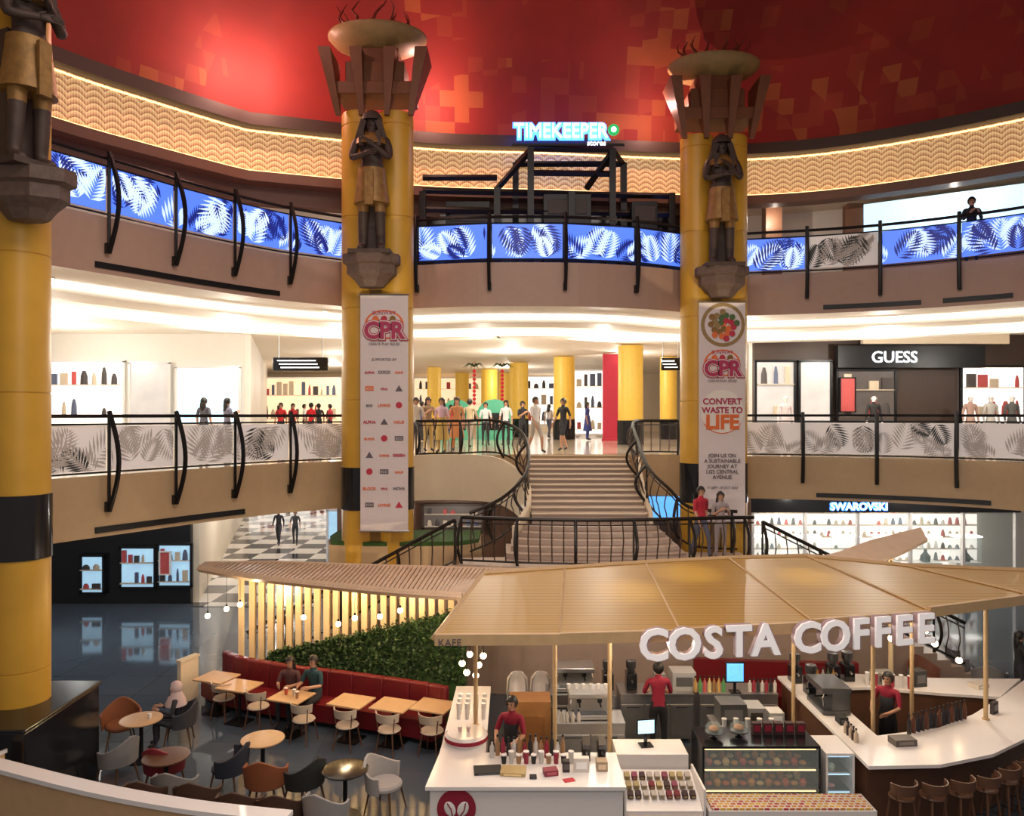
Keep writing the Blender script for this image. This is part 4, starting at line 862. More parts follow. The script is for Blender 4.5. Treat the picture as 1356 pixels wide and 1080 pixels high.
strip(lp,ZL-.06,ZL,-.24,'white_top','white_gloss',r); strip(offs(lp,-.05),0,ZL-.06,-.15,'wood_side','table_wood',r)
# ================================================================ CAFE KIOSK
CT=1.1
r=thing('front_counter','white L shaped cafe counter with maroon bean emblem','counter',(.2,11,0))
pc=[(-1.2,10.43),(1.58,10.43),(1.58,11.5),(-.4,11.5),(-.4,14.3),(-1.05,14.3),(-1.1,11.5)]
s=MB(); s.prism(pc,CT-.05,CT); s.build('countertop','white_gloss',r,world=True,tri=True)
pi_=[(-1.14,10.49),(1.54,10.49),(1.54,11.45),(-.45,11.45),(-.45,14.25),(-1.0,14.25),(-1.04,11.5)]
s=MB(); s.prism(pi_,0,CT-.05); s.build('base','white_gloss',r,world=True,tri=True)
disc('emblem',.27,'maroon_cloth',r,-.97,-.522,.78,1,.012)
for e in (-1,1):
    s=MB(); s.ball((0,0,0),.1,14,8,sc=(.75,.12,1.1)); o=s.build('bean','white_gloss',r,smooth=True); o.location=(-.97+e*.09,-.54,.78); o.rotation_euler=(0,e*.4,0)
    s=MB(); s.tube([(0,-.015,-.1),(.02,-.018,0),(0,-.015,.1)],.008,4); o=s.build('bean_crease','maroon_cloth',r); o.location=(-.97+e*.09,-.545,.78); o.rotation_euler=(0,e*.4,0)
r=thing('snack_cooler','white open snack display left of the pastry case','display case',(2.15,11.2,0))
s=MB(); s.add([(1.62,10.75,0),(2.72,10.75,0),(2.72,11.5,0),(1.62,11.5,0),(1.62,10.75,.6),(2.72,10.75,.6),(2.72,11.5,.84),(1.62,11.5,.84)],[(3,2,1,0),(4,5,6,7),(0,1,5,4),(1,2,6,5),(2,3,7,6),(3,0,4,7)])
s.build('sloped_base','white_gloss',r,world=True)
for x in(1.61,2.74): s=MB(); s.box((x,11.12,.46),(.03,.8,.92)); s.build('side_panel','white_gloss',r,world=True)
s=MB(); s.box((2.17,10.735,.45),(1.1,.03,.16)); s.build('pattern_strip','zigzag_strip',r,world=True)
pcs=[(.14,.01,.02),(.4,.36,.33),(.2,.04,.08),(.35,.28,.14),(.04,.02,.02)]
for row in range(3):
    for c in range(9):
        x=1.72+c*.113; y=10.98+row*.17; z=.6+(y-10.75)*.32
        s=MB(); s.box((0,0,.035),(.08,.1,.07)); s.box((0,-.052,.035),(.05,.004,.035),m=1); o=s.build('snack_pack',[cmat(random.choice(pcs)),'bowl_beige'],bevel=.008); o.location=(x,y,z+.02); o.rotation_euler=(.3,0,0)
        rn=['front','second','rear'][row]; tag(o,'small snack pack on the sloped snack display in its %s row'%rn,'snack',group='snack packs in the %s row of the display'%rn)
s=MB(); s.box((2.15,11.82,.525),(1.1,.55,1.05)); tag(s.build('till_counter','white_gloss',bevel=.01,loc=(2.15,11.82,0)),'small white till counter behind the snack display','counter')
def monitor(x,y,z,rz,lab,m='screen_blue',w=.3,h=.24):
    r=thing('till_monitor',lab,'monitor',(x,y,z),rz); s=MB(); s.box((0,0,.01),(.2,.18,.02)); s.box((0,.02,.12),(.05,.04,.22)); s.build('stand','black_gloss',r)
    s=MB(); s.box((0,0,.18+h/2),(w,.03,h)); s.build('housing','black_gloss',r,bevel=.005); s=MB(); s.box((0,-.018,.18+h/2),(w*.88,.006,h*.85)); s.build('screen',m,r)
monitor(2.1,11.85,1.05,.15,'till monitor with bright screen on the white till counter','cool_emit')
def case(x0,x1,y0,y1,h,lab,light,cols,frame):
    r=thing('pastry_case',lab,'display case',((x0+x1)/2,(y0+y1)/2,0)); w=x1-x0; d=y1-y0; dk=frame=='black_gloss'
    s=MB(); s.box((0,0,.14),(w,d,.28)); s.build('base',frame,r); s=MB(); s.box((0,0,h-.02),(w,d,.04)); s.build('top',frame,r,bevel=.005)
    for ex in(-1,1): s=MB(); s.box((ex*(w/2-.015),0,h/2+.1),(.03,d,h-.28)); s.build('end_frame',frame,r)
    s=MB(); s.box((0,d/2-.01,h/2+.1),(w-.06,.02,h-.28)); s.build('rear_panel','black_metal' if dk else 'steel',r)
    s=MB(); s.box((0,-d/2+.005,h/2+.12),(w-.06,.008,h-.3)); s.build('front_glass','glass',r)
    for k in range(3):
        z=.3+k*(h-.34)/3
        s=MB(); s.box((0,-d/2+.06,z+(h-.34)/3-.03),(w-.1,.02,.012)); s.build('light_bar',light,r)
        if k: s=MB(); s.box((0,0.02,z-.01),(w-.08,d-.1,.015)); s.build('shelf','steel_dark' if dk else 'steel',r)
        nn=int((w-.2)/.13)
        for i in range(nn):
            for jy in (-.17,.06):
                s=MB(); c=random.choice(cols)
                if (i+k)%2: s.ball((0,0,.03),.055,10,6,sc=(1.1,.9,.65))
                else: s.lathe([(.045,0),(.058,.06),(.03,.1),(.001,.105)],(0,0,0),10)
                o=s.build('pastry',cmat(c),smooth=True); o.location=((x0+x1)/2-w/2+.14+i*.13,(y0+y1)/2+jy,z)
                g='the %s shelf of the %s'%(['bottom','middle','top'][k],'dark pastry case' if dk else 'white lit case'); tag(o,'small baked pastry on '+g,'pastry',group='pastries on '+g)
case(2.85,4.62,11.3,12.0,1.28,'long dark glass pastry case in the middle of the cafe front','warm_strip',[(.55,.28,.09),(.4,.16,.05),(.65,.5,.25),(.5,.1,.06)],'black_gloss')
case(4.72,5.15,11.35,12.0,1.15,'short white lit glass case right of the dark pastry case','cool_emit',[(.6,.5,.3),(.5,.6,.5),(.6,.3,.3)],'white_gloss')
s=MB(); s.box((4.0,11.0,.3),(2.4,.5,.6)); s.box((4.0,10.98,.615),(2.3,.42,.03),m=1); s.box((4.0,10.745,.42),(2.38,.01,.2),m=1); tag(s.build('patterned_step',['white_gloss','zigzag_strip'],bevel=.005,loc=(4,11,0)),'low shelf with yellow and red zigzag pattern in front of the pastry case','shelf')
def bottle(x,y,z,c,lab,h=.26,r_=.035,grp=None,cap=(.02,.02,.02)):
    s=MB(); s.lathe([(r_,0),(r_,h*.6),(r_*.4,h*.75),(r_*.4,h*.92)],(0,0,0),10); s.cyl((0,0,h*.9),r_*.5,h*.1,8,1); o=s.build('bottle',[cmat(c,.3),cmat(cap,.4)],smooth=True); o.location=(x,y,z); return tag(o,lab,'bottle',grp)
def cloche(x,y,z,lab):
    r=thing('cake_stand',lab,'cake stand',(x,y,z)); s=MB(); s.lathe([(.07,0),(.02,.02),(.02,.07),(.14,.085),(.14,.095)],(0,0,0),18); s.build('plate','black_gloss',r,smooth=True)
    s=MB(); s.lathe([(.13,.096),(.13,.17),(.09,.22),(.01,.24)],(0,0,0),18); s.build('dome','glass',r,smooth=True); s=MB(); s.ball((0,0,.14),.08,10,6,sc=(1,1,.6)); s.build('cake',cmat((.4,.2,.08)),r,smooth=True)
cloche(3.1,11.6,1.28,'left glass domed cake stand on the dark pastry case'); cloche(3.5,11.65,1.28,'right glass domed cake stand on the dark pastry case')
for k in range(5):
    s=MB(); s.box((0,0,.09),(.13,.1,.18)); s.box((0,-.052,.1),(.1,.004,.1),m=1); o=s.build('coffee_bag',[cmat((.05,.02,.02)),'maroon_cloth'],bevel=.01); o.location=(3.8+k*.17,11.75,1.28); tag(o,'dark coffee bag on the pastry case, %s from the left'%ORD[k],'bag',group='coffee bags on the pastry case')
cols=[((.6,.58,.55),'white'),((.03,.03,.03),'black'),((.3,.02,.05),'maroon'),((.35,.2,.1),'amber')]
for i in range(14):
    c,cn=cols[(i*3)%4]; bottle(-.3+i*.082,11.33+(.08 if i%2 else 0),CT,c,'%s bottle in the rear row on the front counter, %s from the left'%(cn,ORD[i]),h=.27+.04*(i%3),r_=.034)
for i in range(10):
    c,cn=cols[(i*3+1)%4]; cup(-.12+i*.11,11.14,CT,'%s container in the middle row on the front counter, %s from the left'%(cn,ORD[i]),c,.12+.05*(i%2),.042)
def boxy(name,x,y,z,d,c,lab,cat,rz=0,c2=None):
    s=MB(); s.box((0,0,d[2]/2),d); s.box((0,-d[1]/2-.002,d[2]*.5),(d[0]*.7,.004,d[2]*.5),m=1); o=s.build(name,[cmat(c,.5),cmat(c2 or tuple(min(1,v*1.8+.05) for v in c),.4)],bevel=.004); o.location=(x,y,z); o.rotation_euler=(0,0,rz); return tag(o,lab,cat)
boxy('tray',-.35,10.9,CT,(.4,.26,.03),(.03,.03,.03),'black tray on the left end of the front counter','tray',.1)
boxy('wicker_tray',.02,10.85,CT,(.36,.26,.05),(.45,.33,.15),'straw coloured tray on the front counter','tray',-.1)
boxy('napkin_box',.55,10.8,CT,(.2,.14,.08),(.25,.03,.05),'maroon napkin box on the front counter','box',.2)
boxy('leaflet_holder',1.0,10.9,CT,(.22,.1,.2),(.7,.65,.6),'white leaflet holder on the front counter','holder')
boxy('tip_box',1.3,10.95,CT,(.16,.16,.14),(.4,.3,.2),'tan box at the right end of the front counter','box')
boxy('phone_stand',.3,10.7,CT,(.1,.1,.03),(.02,.02,.02),'small black pad near the front edge of the counter','pad'); boxy('menu_card',.8,10.62,CT,(.16,.1,.01),(.5,.04,.06),'red menu card lying near the front counter edge','card',.3)
boxy('straw_holder',.78,10.9,CT,(.1,.1,.16),(.04,.03,.03),'dark straw holder in the middle of the front counter','holder')
for i,x in enumerate((1.1,1.33)):
    r=thing('drink_dispenser',['left black angled dispenser on the front counter','right black angled dispenser on the front counter'][i],'dispenser',(x,11.28,CT)); s=MB(); s.box((0,0,.12),(.12,.2,.24)); s.build('body','black_gloss',r,bevel=.01); s=MB(); s.box((0,-.08,.28),(.1,.16,.1),rx=.5); s.build('hopper','steel_dark',r); s=MB(); s.tube([(0,-.1,.15),(0,-.16,.15)],.012); s.build('spout','steel',r)
s=MB(); s.lathe([(.3,0),(.34,.05),(.34,.11),(.3,.15),(.001,.15)],(0,0,0),28); s.lathe([(.345,.05),(.345,.11)],(0,0,0),28,1); o=s.build('round_display',['white_gloss','maroon_cloth'],smooth=True); o.location=(-.72,11.9,CT); tag(o,'low round white cake display with maroon band on the left counter arm','display')
for k in range(2): cup(-.82+.13*k,11.9,CT+.15,'small pink cup on the round cake display, %s from the left'%ORD[k],(.7,.5,.5),.07,.035)
for k in range(12):
    cup(-.9+.14*(k%4),12.75+.22*(k//4),CT,'stack of white paper cups on the left counter arm',(.75,.72,.7),.26,.04,'white cup stacks on the left counter arm')
boxy('wooden_cabinet',.33,13.9,0,(.75,.5,1.05),(.38,.18,.06),'orange brown wooden cabinet inside the cafe on the left','cabinet',0,(.3,.13,.04))
for i,(px,py) in enumerate(((685,893),(716,892))):
    D=14.9; p=P(px,0,D); r=thing('high_chair',['left white moulded child high chair behind the cafe','right white moulded child high chair behind the cafe'][i],'high chair',(p.x,D,0))
    s=MB(); s.lathe([(.08,.6),(.2,.68),(.22,.8),(.2,1.05),(.12,1.15),(.1,1.15),(.17,1.03),(.19,.8),(.1,.66)],(0,0,0),16,a0=-.5,a1=PI+.5); s.build('shell','white_gloss',r,smooth=True)
    s=MB(); s.box((0,0,.62),(.32,.32,.05)); s.build('seat','white_gloss',r,bevel=.02)
    for ex in(-1,1):
        for ey in(-1,1): s=MB(); s.tube([(ex*.12,ey*.12,.6),(ex*.24,ey*.24,0)],.018,6); s.build('leg','table_wood',r)
def steel_unit(x,y,w,d,h,lab,doors=2):
    r=thing('steel_counter',lab,'counter',(x,y,0)); s=MB(); s.box((0,0,h/2-.02+.05),(w-.02,d-.02,h-.14)); s.build('body','steel',r); s=MB(); s.box((0,0,h-.02),(w,d,.04)); s.build('worktop','steel',r,bevel=.005)
    for k in range(doors):
        xx=-w/2+w*(k+.5)/doors; s=MB(); s.box((xx,-d/2-.0,h*.48),(w/doors-.04,.02,h*.62)); o=s.build('door','steel',r,bevel=.005); s=MB(); s.box((xx,-d/2-.03,h*.75),(w/doors*.5,.02,.02)); s.build('handle','steel_dark',o)
    for ex in(-1,1):
        for ey in(-1,1): s=MB(); s.cyl((ex*(w/2-.08),ey*(d/2-.08),0),.025,.13,8); s.build('foot','steel_dark',r)
steel_unit(1.35,13.25,1.2,.6,.95,'steel work counter left of the back turned barista',2)
steel_unit(1.3,14.55,1.3,.6,.95,'steel back counter left section with coffee machine',2)
steel_unit(2.75,14.6,1.4,.6,.95,'steel back counter middle section',3)
steel_unit(4.3,14.6,1.5,.6,.95,'steel back counter right section',3)
steel_unit(4.1,13.1,1.3,.6,.92,'steel work counter right of the back turned barista',2)
def espresso(x,y,z,rz,lab,m='steel'):
    r=thing('espresso_machine',lab,'coffee machine',(x,y,z),rz); s=MB(); s.box((0,.08,.24),(.7,.32,.4)); s.box((0,0,.42),(.74,.5,.1)); s.box((0,0,.05),(.72,.48,.08)); s.build('body',m,r,bevel=.015)
    s=MB(); s.box((0,-.1,.095),(.6,.24,.01)); s.build('drip_tray','steel_dark',r)
    for e in(-.18,.18): s=MB(); s.cyl((e,-.14,.28),.04,.09,12); s.tube([(e,-.15,.28),(e,-.32,.27)],.015,6); s.build('group_head','black_gloss',r)
    for e in(-.32,.32): s=MB(); s.tube([(e,-.2,.38),(e*1.05,-.24,.3),(e*1.0,-.22,.15)],.008,5); s.build('steam_wand','steel',r)
def grinder(x,y,z,lab):
    r=thing('coffee_grinder',lab,'grinder',(x,y,z)); s=MB(); s.box((0,0,.16),(.2,.28,.32)); s.build('body','black_gloss',r,bevel=.02); s=MB(); s.lathe([(.05,.32),(.1,.42),(.1,.54),(.001,.56)],(0,0,0),14); s.build('hopper','steel_dark',r,smooth=True); s=MB(); s.tube([(0,-.14,.2),(0,-.2,.18)],.02); s.build('spout','steel',r)
espresso(1.2,14.6,.95,0,'steel espresso machine on the left back counter'); espresso(1.35,13.3,.95,.0,'steel espresso machine on the work counter left of the barista')
for k in range(6): cup(1.0+k*.13,13.3,1.42,'white cup warming on the espresso machine, %s from the left'%ORD[k],(.75,.72,.7),.07,.035)
grinder(2.3,14.6,.95,'black coffee grinder just behind the barista'); grinder(6.2,14.6,CT,'black coffee grinder on the right rear counter by the screen'); grinder(6.5,14.65,CT,'second black coffee grinder on the right rear counter')
grinder(1.85,14.6,.95,'black coffee grinder beside the left espresso machine')
monitor(4.25,14.4,.95,0,'black order screen with blue picture on the back counter','screen_blue',.36,.4)
boxy('blender_base',2.85,14.6,.95,(.2,.2,.3),(.3,.3,.3),'grey blender unit on the middle back counter','blender'); boxy('ice_machine',3.3,14.65,.95,(.45,.4,.35),(.4,.4,.4),'steel ice machine on the middle back counter','machine',0,(.1,.1,.1))
boxy('oven',3.8,13.15,.92,(.45,.42,.35),(.08,.08,.08),'black compact oven on the work counter right of the barista','oven'); boxy('mixing_bin',4.55,13.1,.92,(.25,.3,.2),(.5,.5,.48),'pale container beside the black oven','container')
boxy('warming_oven',4.2,13.15,.92,(.3,.4,.28),(.3,.3,.3),'small grey warming oven right of the black oven','oven',0,(.05,.04,.03))
for i in range(7): bottle(3.5+i*.09,14.42,.95,[(.5,.3,.1),(.1,.3,.1),(.5,.1,.1),(.6,.5,.2),(.3,.15,.05)][i%5],'syrup bottle on the back counter, %s from the left'%ORD[i],h=.3)
for i in range(7): bottle(4.55+i*.08,14.45,.95,[(.6,.55,.5),(.3,.03,.05),(.03,.03,.03)][i%3],'flask right of the blue order screen, %s from the left'%ORD[i],h=.24)
for i in range(5): cup(3.62+i*.2,12.88,.92,'pale milk jug on the right work counter, %s from the left'%ORD[i],(.5,.5,.5),.13,.045)
for i in range(4): bottle(.85+i*.1,13.02,.95,(.5,.45,.4),'pale bottle in front of the work counter espresso machine, %s from the left'%ORD[i],h=.2)
s=MB(); s.prism([(-.3,12.4),(5.1,12.4),(5.1,14.2),(-.3,14.2)],0,.012); tag(s.build('rubber_mat',cmat((.03,.03,.03)),loc=(2.4,13.3,0)),'dark rubber floor mat inside the cafe','mat')
r=thing('bar_counter','white topped U shaped bar counter on the right side of the cafe','counter',(7,12.8,0))
fa_=[(5.22,11.05),(6.3,11.1),(7.3,11.45),(8.4,12.15),(9.6,13.1),(10.6,14.2),(10.0,14.7),(8.9,13.75),(7.9,12.95),(7.0,12.4),(5.85,12.1),(5.22,12.1)]
ba_=[(5.22,14.15),(6.7,14.25),(7.9,13.95),(8.9,13.76),(9.9,14.7),(8.2,14.75),(6.7,15.0),(5.22,14.85)]
la_=[(5.22,12.1),(5.85,12.1),(5.85,14.19),(5.22,14.15)]
s=MB()
for q in(fa_,ba_,la_): s.prism(q,CT-.05,CT)
s.build('countertop','white_gloss',r,world=True,tri=True)
s=MB()
fb_=[(5.28,11.25),(6.3,11.4),(7.2,11.75),(8.2,12.4),(9.4,13.35),(10.4,14.35),(10.0,14.65),(8.9,13.72),(7.9,12.9),(7.0,12.35),(5.8,12.1),(5.28,12.1)]
s.prism(fb_,0,CT-.05); s.prism([(5.28,14.2),(6.7,14.3),(7.9,14.0),(8.9,13.8),(9.8,14.6),(8.2,14.7),(6.7,14.95),(5.28,14.8)],0,CT-.05); s.prism([(5.28,12.1),(5.8,12.1),(5.8,14.2),(5.28,14.2)],0,CT-.05); s.build('base','stool_wood',r,world=True,tri=True)
for i in range(14):
    t=i/13; bottle(6.4+t*1.25,12.17+t*.6,CT,[(.03,.02,.02),(.12,.04,.02),(.02,.02,.03)][i%3],'dark bottle in the row along the right bar counter, %s from the left'%ORD[i],h=.32)
boxy('condiment_tray',6.1,11.8,CT,(.35,.22,.1),(.1,.08,.07),'dark condiment tray on the left part of the bar counter','tray',.1)
boxy('card_reader',5.5,12.6,CT,(.14,.2,.12),(.02,.02,.02),'black card reader on the bar counter arm','card reader'); grinder(5.5,13.9,CT,'black grinder on the left arm of the bar counter')
boxy('menu_stand',8.3,13.0,CT,(.18,.06,.2),(.05,.04,.04),'small dark menu stand on the bar counter beside the right pole','menu stand',.6)
espresso(5.55,13.25,CT,-PI/2,'dark coffee machine on the left arm of the bar counter','steel_dark')
boxy('utensil_box',7.1,14.5,CT,(.35,.25,.22),(.3,.28,.25),'grey utensil box on the rear bar counter','box',.1,(.1,.09,.08)); boxy('bin_box',7.7,14.35,CT,(.25,.22,.3),(.05,.05,.05),'black box on the rear bar counter near its right end','box',.2)
boxy('paper_stack',8.8,14.25,CT,(.3,.22,.08),(.55,.5,.42),'stack of pale napkins at the right end of the rear bar counter','napkins',.4)
grinder(5.45,14.55,CT,'black grinder at the inner corner of the rear bar counter')
for i in range(6): cup(6.75+i*.14,14.35-.04*i,CT,'stacked takeaway cup on the rear bar counter, %s from the left'%ORD[i],(.4,.03,.06) if i%2 else (.7,.68,.65),.24,.04)
for i in range(5): bottle(5.4,11.85+i*.09,CT,[(.5,.4,.3),(.05,.03,.03)][i%2],'bottle at the inner end of the bar counter, %s from the front'%ORD[i],h=.22)
for i in range(5): bottle(5.75+i*.1,14.45,CT,[(.05,.1,.04),(.35,.2,.05),(.4,.38,.36)][i%3],'syrup bottle beside the rear bar grinders, %s from the left'%ORD[i],h=.3)
st=[(5.6,10.9),(6.05,10.92),(6.5,11.02),(6.95,11.15),(7.4,11.4),(7.8,11.65),(8.2,11.9)]
for i,(x,y) in enumerate(st): bar_stool(x,y-.05,.2+i*.08+PI,'brown wooden bar stool at the right bar counter, %s from the left'%ORD[i])
person('barista in maroon shirt and black trousers seen from behind',(2.66,13.72,.012),PI,'work',shirt='maroon_cloth',pants='black_cloth',h=1.74)
person('barista in maroon shirt and black apron behind the left counter',(-.0,12.2,0),-.4,'work',shirt='maroon_cloth',pants='black_cloth',h=1.7,apron='black_cloth')
person('barista in maroon shirt working inside the right bar counter',(6.65,13.35,0),-.9,'work',shirt='maroon_cloth',pants='black_cloth',h=1.7,apron='black_cloth')
person('person in black standing at the right photo edge',(10.75,16,0),1.4,'phone',shirt=(.02,.02,.02),sleeve='long',hair='long',h=1.66)
# canopy
cz=lambda x,y:2.93+(y-11)*.09
cf=[(-1.11,11),(.7,11.03),(2.49,11.2),(4.6,11.55),(6.63,12.05),(8.7,12.85),(10.6,13.9)]
cb=[(-.53,14.0),(1.0,14.35),(2.6,14.7),(4.3,15.0),(5.9,15.15),(7.5,14.5),(10.7,14.0)]
r=thing('cafe_canopy','wide golden reed canopy roof over the cafe','canopy',(4,13,0))
s=MB(); s.prism(cf+cb[::-1],cz,lambda x,y:cz(x,y)+.1); s.build('reed_roof','reed',r,world=True,tri=True)
s=MB(); q=[Vector((x,y,cz(x,y)+.02)) for x,y in cf]
for a,b in zip(q,q[1:]): d=b-a; s.box((a+b)/2+Vector((0,-.05,.03)),(Vector((d.x,d.y,0)).length+.02,.08,.16),math.atan2(d.y,d.x))
s.build('front_fascia','pale_wood',r,world=True)
s=MB(); q=[Vector((x,y,cz(x,y)+.1)) for x,y in cb]; s.tube(q,.05,4); s.build('rear_edge','pale_wood',r,world=True)
s=MB(); a=Vector((-1.11,11,cz(0,11)+.06)); b=Vector((-.53,14,cz(0,14)+.06)); s.tube([a,b],.08,4); s.build('side_fascia','pale_wood',r,world=True)
for i in range(1,6):
    a=Vector((*cf[i],cz(*cf[i])+.11)); b=Vector((*cb[i],cz(*cb[i])+.11)); s=MB(); s.tube([a,b],.02,4); s.build('roof_rib','pale_wood',r,world=True)
text('KAFE',.15,(-.9-4,10.9-13,2.9),'text_grey','small_lettering',r,.004)
for i,(x,y,z0) in enumerate(((-.6,12.5,CT),(.70,12.35,.0),(1.56,12.06,0),(6.0,12.55,0),(8.0,12.75,CT),(5.18,13.9,0),(7.2,13.6,0),(10.1,13.95,0))):
    s=MB(); s.cyl((0,0,0),.035,cz(x,y)-z0,10); s.cyl((0,0,0),.06,.02,12); o=s.build('canopy_post','pale_wood',smooth=True); o.location=(x,y,z0); tag(o,'slim pale canopy pole, %s'%['on the left counter arm','left of the till','beside the till counter','behind the row of dark bottles','on the bar counter at the right','beside the steel back counter','behind the right barista','at the far right corner'][i],'pole')
r=thing('cafe_sign','large white three dimensional cafe name letters along the canopy front','sign',(1.9,11.0,2.7))
wid={'C':.7,'O':.76,'S':.64,'T':.62,'A':.7,'F':.6,'E':.62,' ':.36}; x=0; tot=sum(wid[c] for c in 'COSTA COFFEE'); Ls=4.85
for c in 'COSTA COFFEE':
    w=wid[c]/tot*Ls
    if c!=' ':
        t=(x+w/2)/Ls; X=1.82+ (t*Ls)*.985
        for (a,b) in zip(cf,cf[1:]):
            if a[0]<=X<=b[0]: Y=a[1]+(b[1]-a[1])*(X-a[0])/(b[0]-a[0]); an=math.atan2(b[1]-a[1],b[0]-a[0])
        text(c,.63,(X-1.9,Y-.3-11.0,.02),'letter_white','letter',r,.02,an,bold=.016); text(c,.63,(X-1.9+.025,Y-.2-11.0,.0),'letter_side','letter_backing',r,.08,an,bold=.016)
    x+=w
r=thing('wooden_roof_wing','thin curved wooden roof wing rising behind the canopy right part','roof',(7.3,15.7,0))
wf=smooth([Vector((5.6,15.35,3.22)),Vector((6.6,15.3,3.2)),Vector((7.6,15.4,3.3)),Vector((8.75,15.9,3.62))],5); wb=smooth([Vector((5.6,15.6,3.26)),Vector((6.6,15.7,3.34)),Vector((7.6,16.0,3.58)),Vector((8.85,16.35,3.8))],5)
s=MB(); vs=[]
for a,b in zip(wf,wb): vs+=[a,b,b+Vector((0,0,-.06)),a+Vector((0,0,-.06))]
n=len(wf); s.add(vs,[(i*4+(k+1)%4,i*4+k,i*4+4+k,i*4+4+(k+1)%4) for i in range(n-1) for k in range(4)]+[(0,1,2,3),(4*n-1,4*n-2,4*n-3,4*n-4)]); s.build('deck','pergola_wood',r,world=True)
s=MB(); s.cyl((7.9,15.75,0),.05,3.4,8); s.build('post','slat_wood',r,world=True)
bl=[(275,815,16.2),(300,806,16.2),(318,800,16),(402,817,15.6),(448,826,15.3),(470,818,15.2),(503,816,15),(530,808,15),(1270,874,13.4),(1238,852,13.6),(1180,845,14.0),(1180,748,15.6),(1225,835,14)]
bl+=[(612,878,13.2),(622,866,13.3),(634,880,13.2),(640,868,13.1),(618,890,13.1),(630,894,13.3)]
bn=['under the left end of the pergola','under the pergola, second from its left end','under the pergola, third from its left end','before the slat screen, leftmost','before the slat screen, second from left','before the slat screen, middle','before the slat screen, fourth from left','before the slat screen, rightmost','at the right rear of the cafe, lowest','at the right rear of the cafe beside the last letters','behind the letters on the right','above the curved roof wing','under the right end of the canopy']
for i,(px,py,D) in enumerate(bl):
    p=P(px,py,D); r=thing('pendant_bulb',('glowing round pendant bulb, '+bn[i]) if i<13 else 'glowing pendant bulb, %s of the cluster left of the cafe'%ORD[i-13],'lamp',tuple(p))
    s=MB(); s.ball((0,0,0),.055,12,8); s.build('globe','bulb',r,smooth=True); s=MB(); s.cyl((0,0,.05),.02,.05,8); s.tube([(0,0,.1),(0,0,max(.2,(2.86 if px<560 else cz(0,D))-p.z) if py>750 else .2)],.005,4); s.build('cord','black_metal',r)
p=G(1080,887,.75); sq_table(p.x,p.y+.3,.3,'square wooden table behind the bar counter on the right')
p=G(1195,858,.75); sq_table(p.x,p.y+1.2,.3,'square wooden table far behind the canopy poles')
for i,(px,py,c) in enumerate(((1240,935,(.2,.08,.05)),(1290,915,(.15,.15,.17)),(1330,940,(.2,.2,.2)),(1215,905,(.3,.25,.2)))):
    p=G(px,py,0); tub_chair(p.x,p.y+.5,i*1.3,['rust tub chair right of the last canopy letters','dark grey tub chair near the right edge pole','grey tub chair closest to the right photo edge','beige tub chair behind the right canopy part'][i],c)
rs=smooth(v3([(3.9,16.2),(5.5,16.0),(7.3,15.9)]),4); r=thing('rear_sofa','dark red bench sofa seen under the right part of the canopy','sofa',(5.5,16,0)); strip(offs(rs,-.5),.0,.45,.5,'seat','maroon_leather',r); strip(rs,.0,1.0,.15,'back','maroon_leather',r)
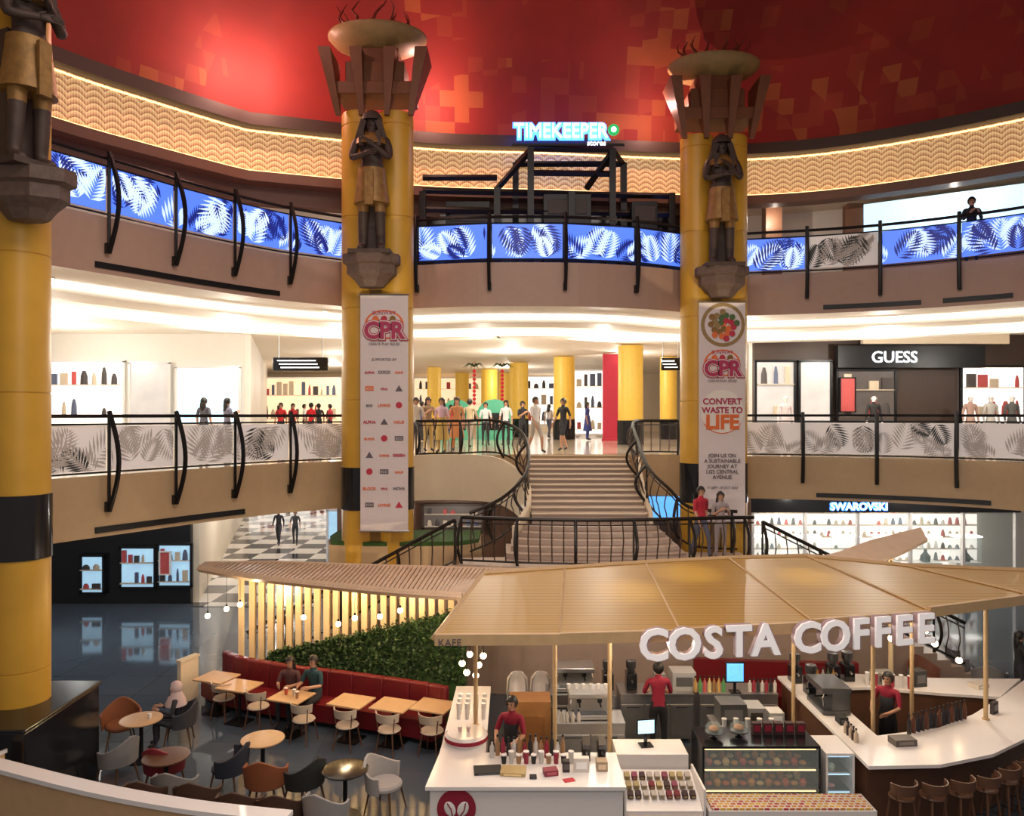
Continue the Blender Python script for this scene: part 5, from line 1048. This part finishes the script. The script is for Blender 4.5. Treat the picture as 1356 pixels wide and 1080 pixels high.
# ================================================================ LIGHTS
def pl_(loc,e,c=(1,.86,.68),r=.0,t='POINT',**k):
    l=bpy.data.lights.new('lamp',t); l.energy=e; l.color=c
    if t!='AREA': l.shadow_soft_size=r
    for a,b in k.items(): setattr(l,a,b)
    o=bpy.data.objects.new('lamp',l); COL.objects.link(o); o.location=loc; return o
for x,y in((-12,19),(-14,23),(-8,21.5),(-5.5,24),(-1,26),(3,25),(7.5,24),(11.5,23.4),(16,22),(0,33),(5,34),(-7,34),(0,44),(-10,42)): pl_((x,y,8.1),200,(1,.93,.82))
for x,y,e in((-12,21,110),(-9.5,30,190),(-11,36,150),(-13,43,150),(-2,23.5,70),(10,25,85),(14,25,85),(10,27.8,85),(14,27.8,85),(-14,17,110),(-8,23,120)): pl_((x,y,3.3),e,(.95,.94,.95) if x<-7 else (1,.92,.82))
for x,y in((-9,18.8),(-4,22),(1,23),(8,23),(12,20.5)): pl_((x,y,12.2),45,(1,.85,.7))
for x,y,z,e in((-6.3,18.5,14.7,320),(-2.1,19.9,14.6,220),(4.0,20.4,14.5,130),(-9.8,14.6,14.6,30),(-5,15.5,15.5,90)): pl_((x,y,z),e,(1,.52,.42))
for x,y in((-.6,12.6),(1.5,12.4),(3.2,12.9),(4.8,13.0),(6.5,13.2),(8.2,13.6),(2,11.5),(4,14)): pl_((x,y,2.75),40,(1,.88,.74))
for x,y in((-5.4,15.6),(-3.4,15.2),(-1.6,14.6)): pl_((x,y,2.6),28,(1,.72,.42))
for x,y in((-4.9,16.4),(-3.4,16.1),(-2,15.9)): pl_((x,y-.1,2.5),22,(1,.78,.45))
a=pl_((1,7,15.5),1200,(1,.87,.75),t='AREA',size=9)  # added overhead fill, not a fitting of the dome
a=pl_((0,1.0,9.5),360,(1,.88,.76),t='AREA',size=6); a.rotation_euler=(math.radians(65),0,0)  # added front fill above the camera, no such lamp in the atrium
for px,D in((-3.3,16.6),(5.3,18.2)):
    o=pl_((px,D-.9,8.3),90,(1,.8,.5),t='SPOT',spot_size=1.5); o.rotation_euler=(math.radians(150),0,0)
for x,y in((3.3,14.2),(5.4,14.0),(2.0,13.2)):  # added spots in mid-air, throwing light patches onto the reed roof
    o=pl_((x,y-.2,6.3),200,(1,.9,.65),t='SPOT',spot_size=.5,spot_blend=1.0)
w=bpy.data.worlds.new('w'); SC.world=w; w.use_nodes=True; w.node_tree.nodes['Background'].inputs[0].default_value=(1,.88,.8,1); w.node_tree.nodes['Background'].inputs[1].default_value=.24
SC.view_settings.view_transform='Standard'
cam=bpy.data.cameras.new('camera'); co=bpy.data.objects.new('camera',cam); COL.objects.link(co); co.location=(0,0,EZ); co.rotation_euler=(PI/2,0,0)
cam.sensor_width=36; cam.lens=F/1356*36; cam.shift_y=(HZ-540)/1356; cam.clip_end=200
SC.camera=co
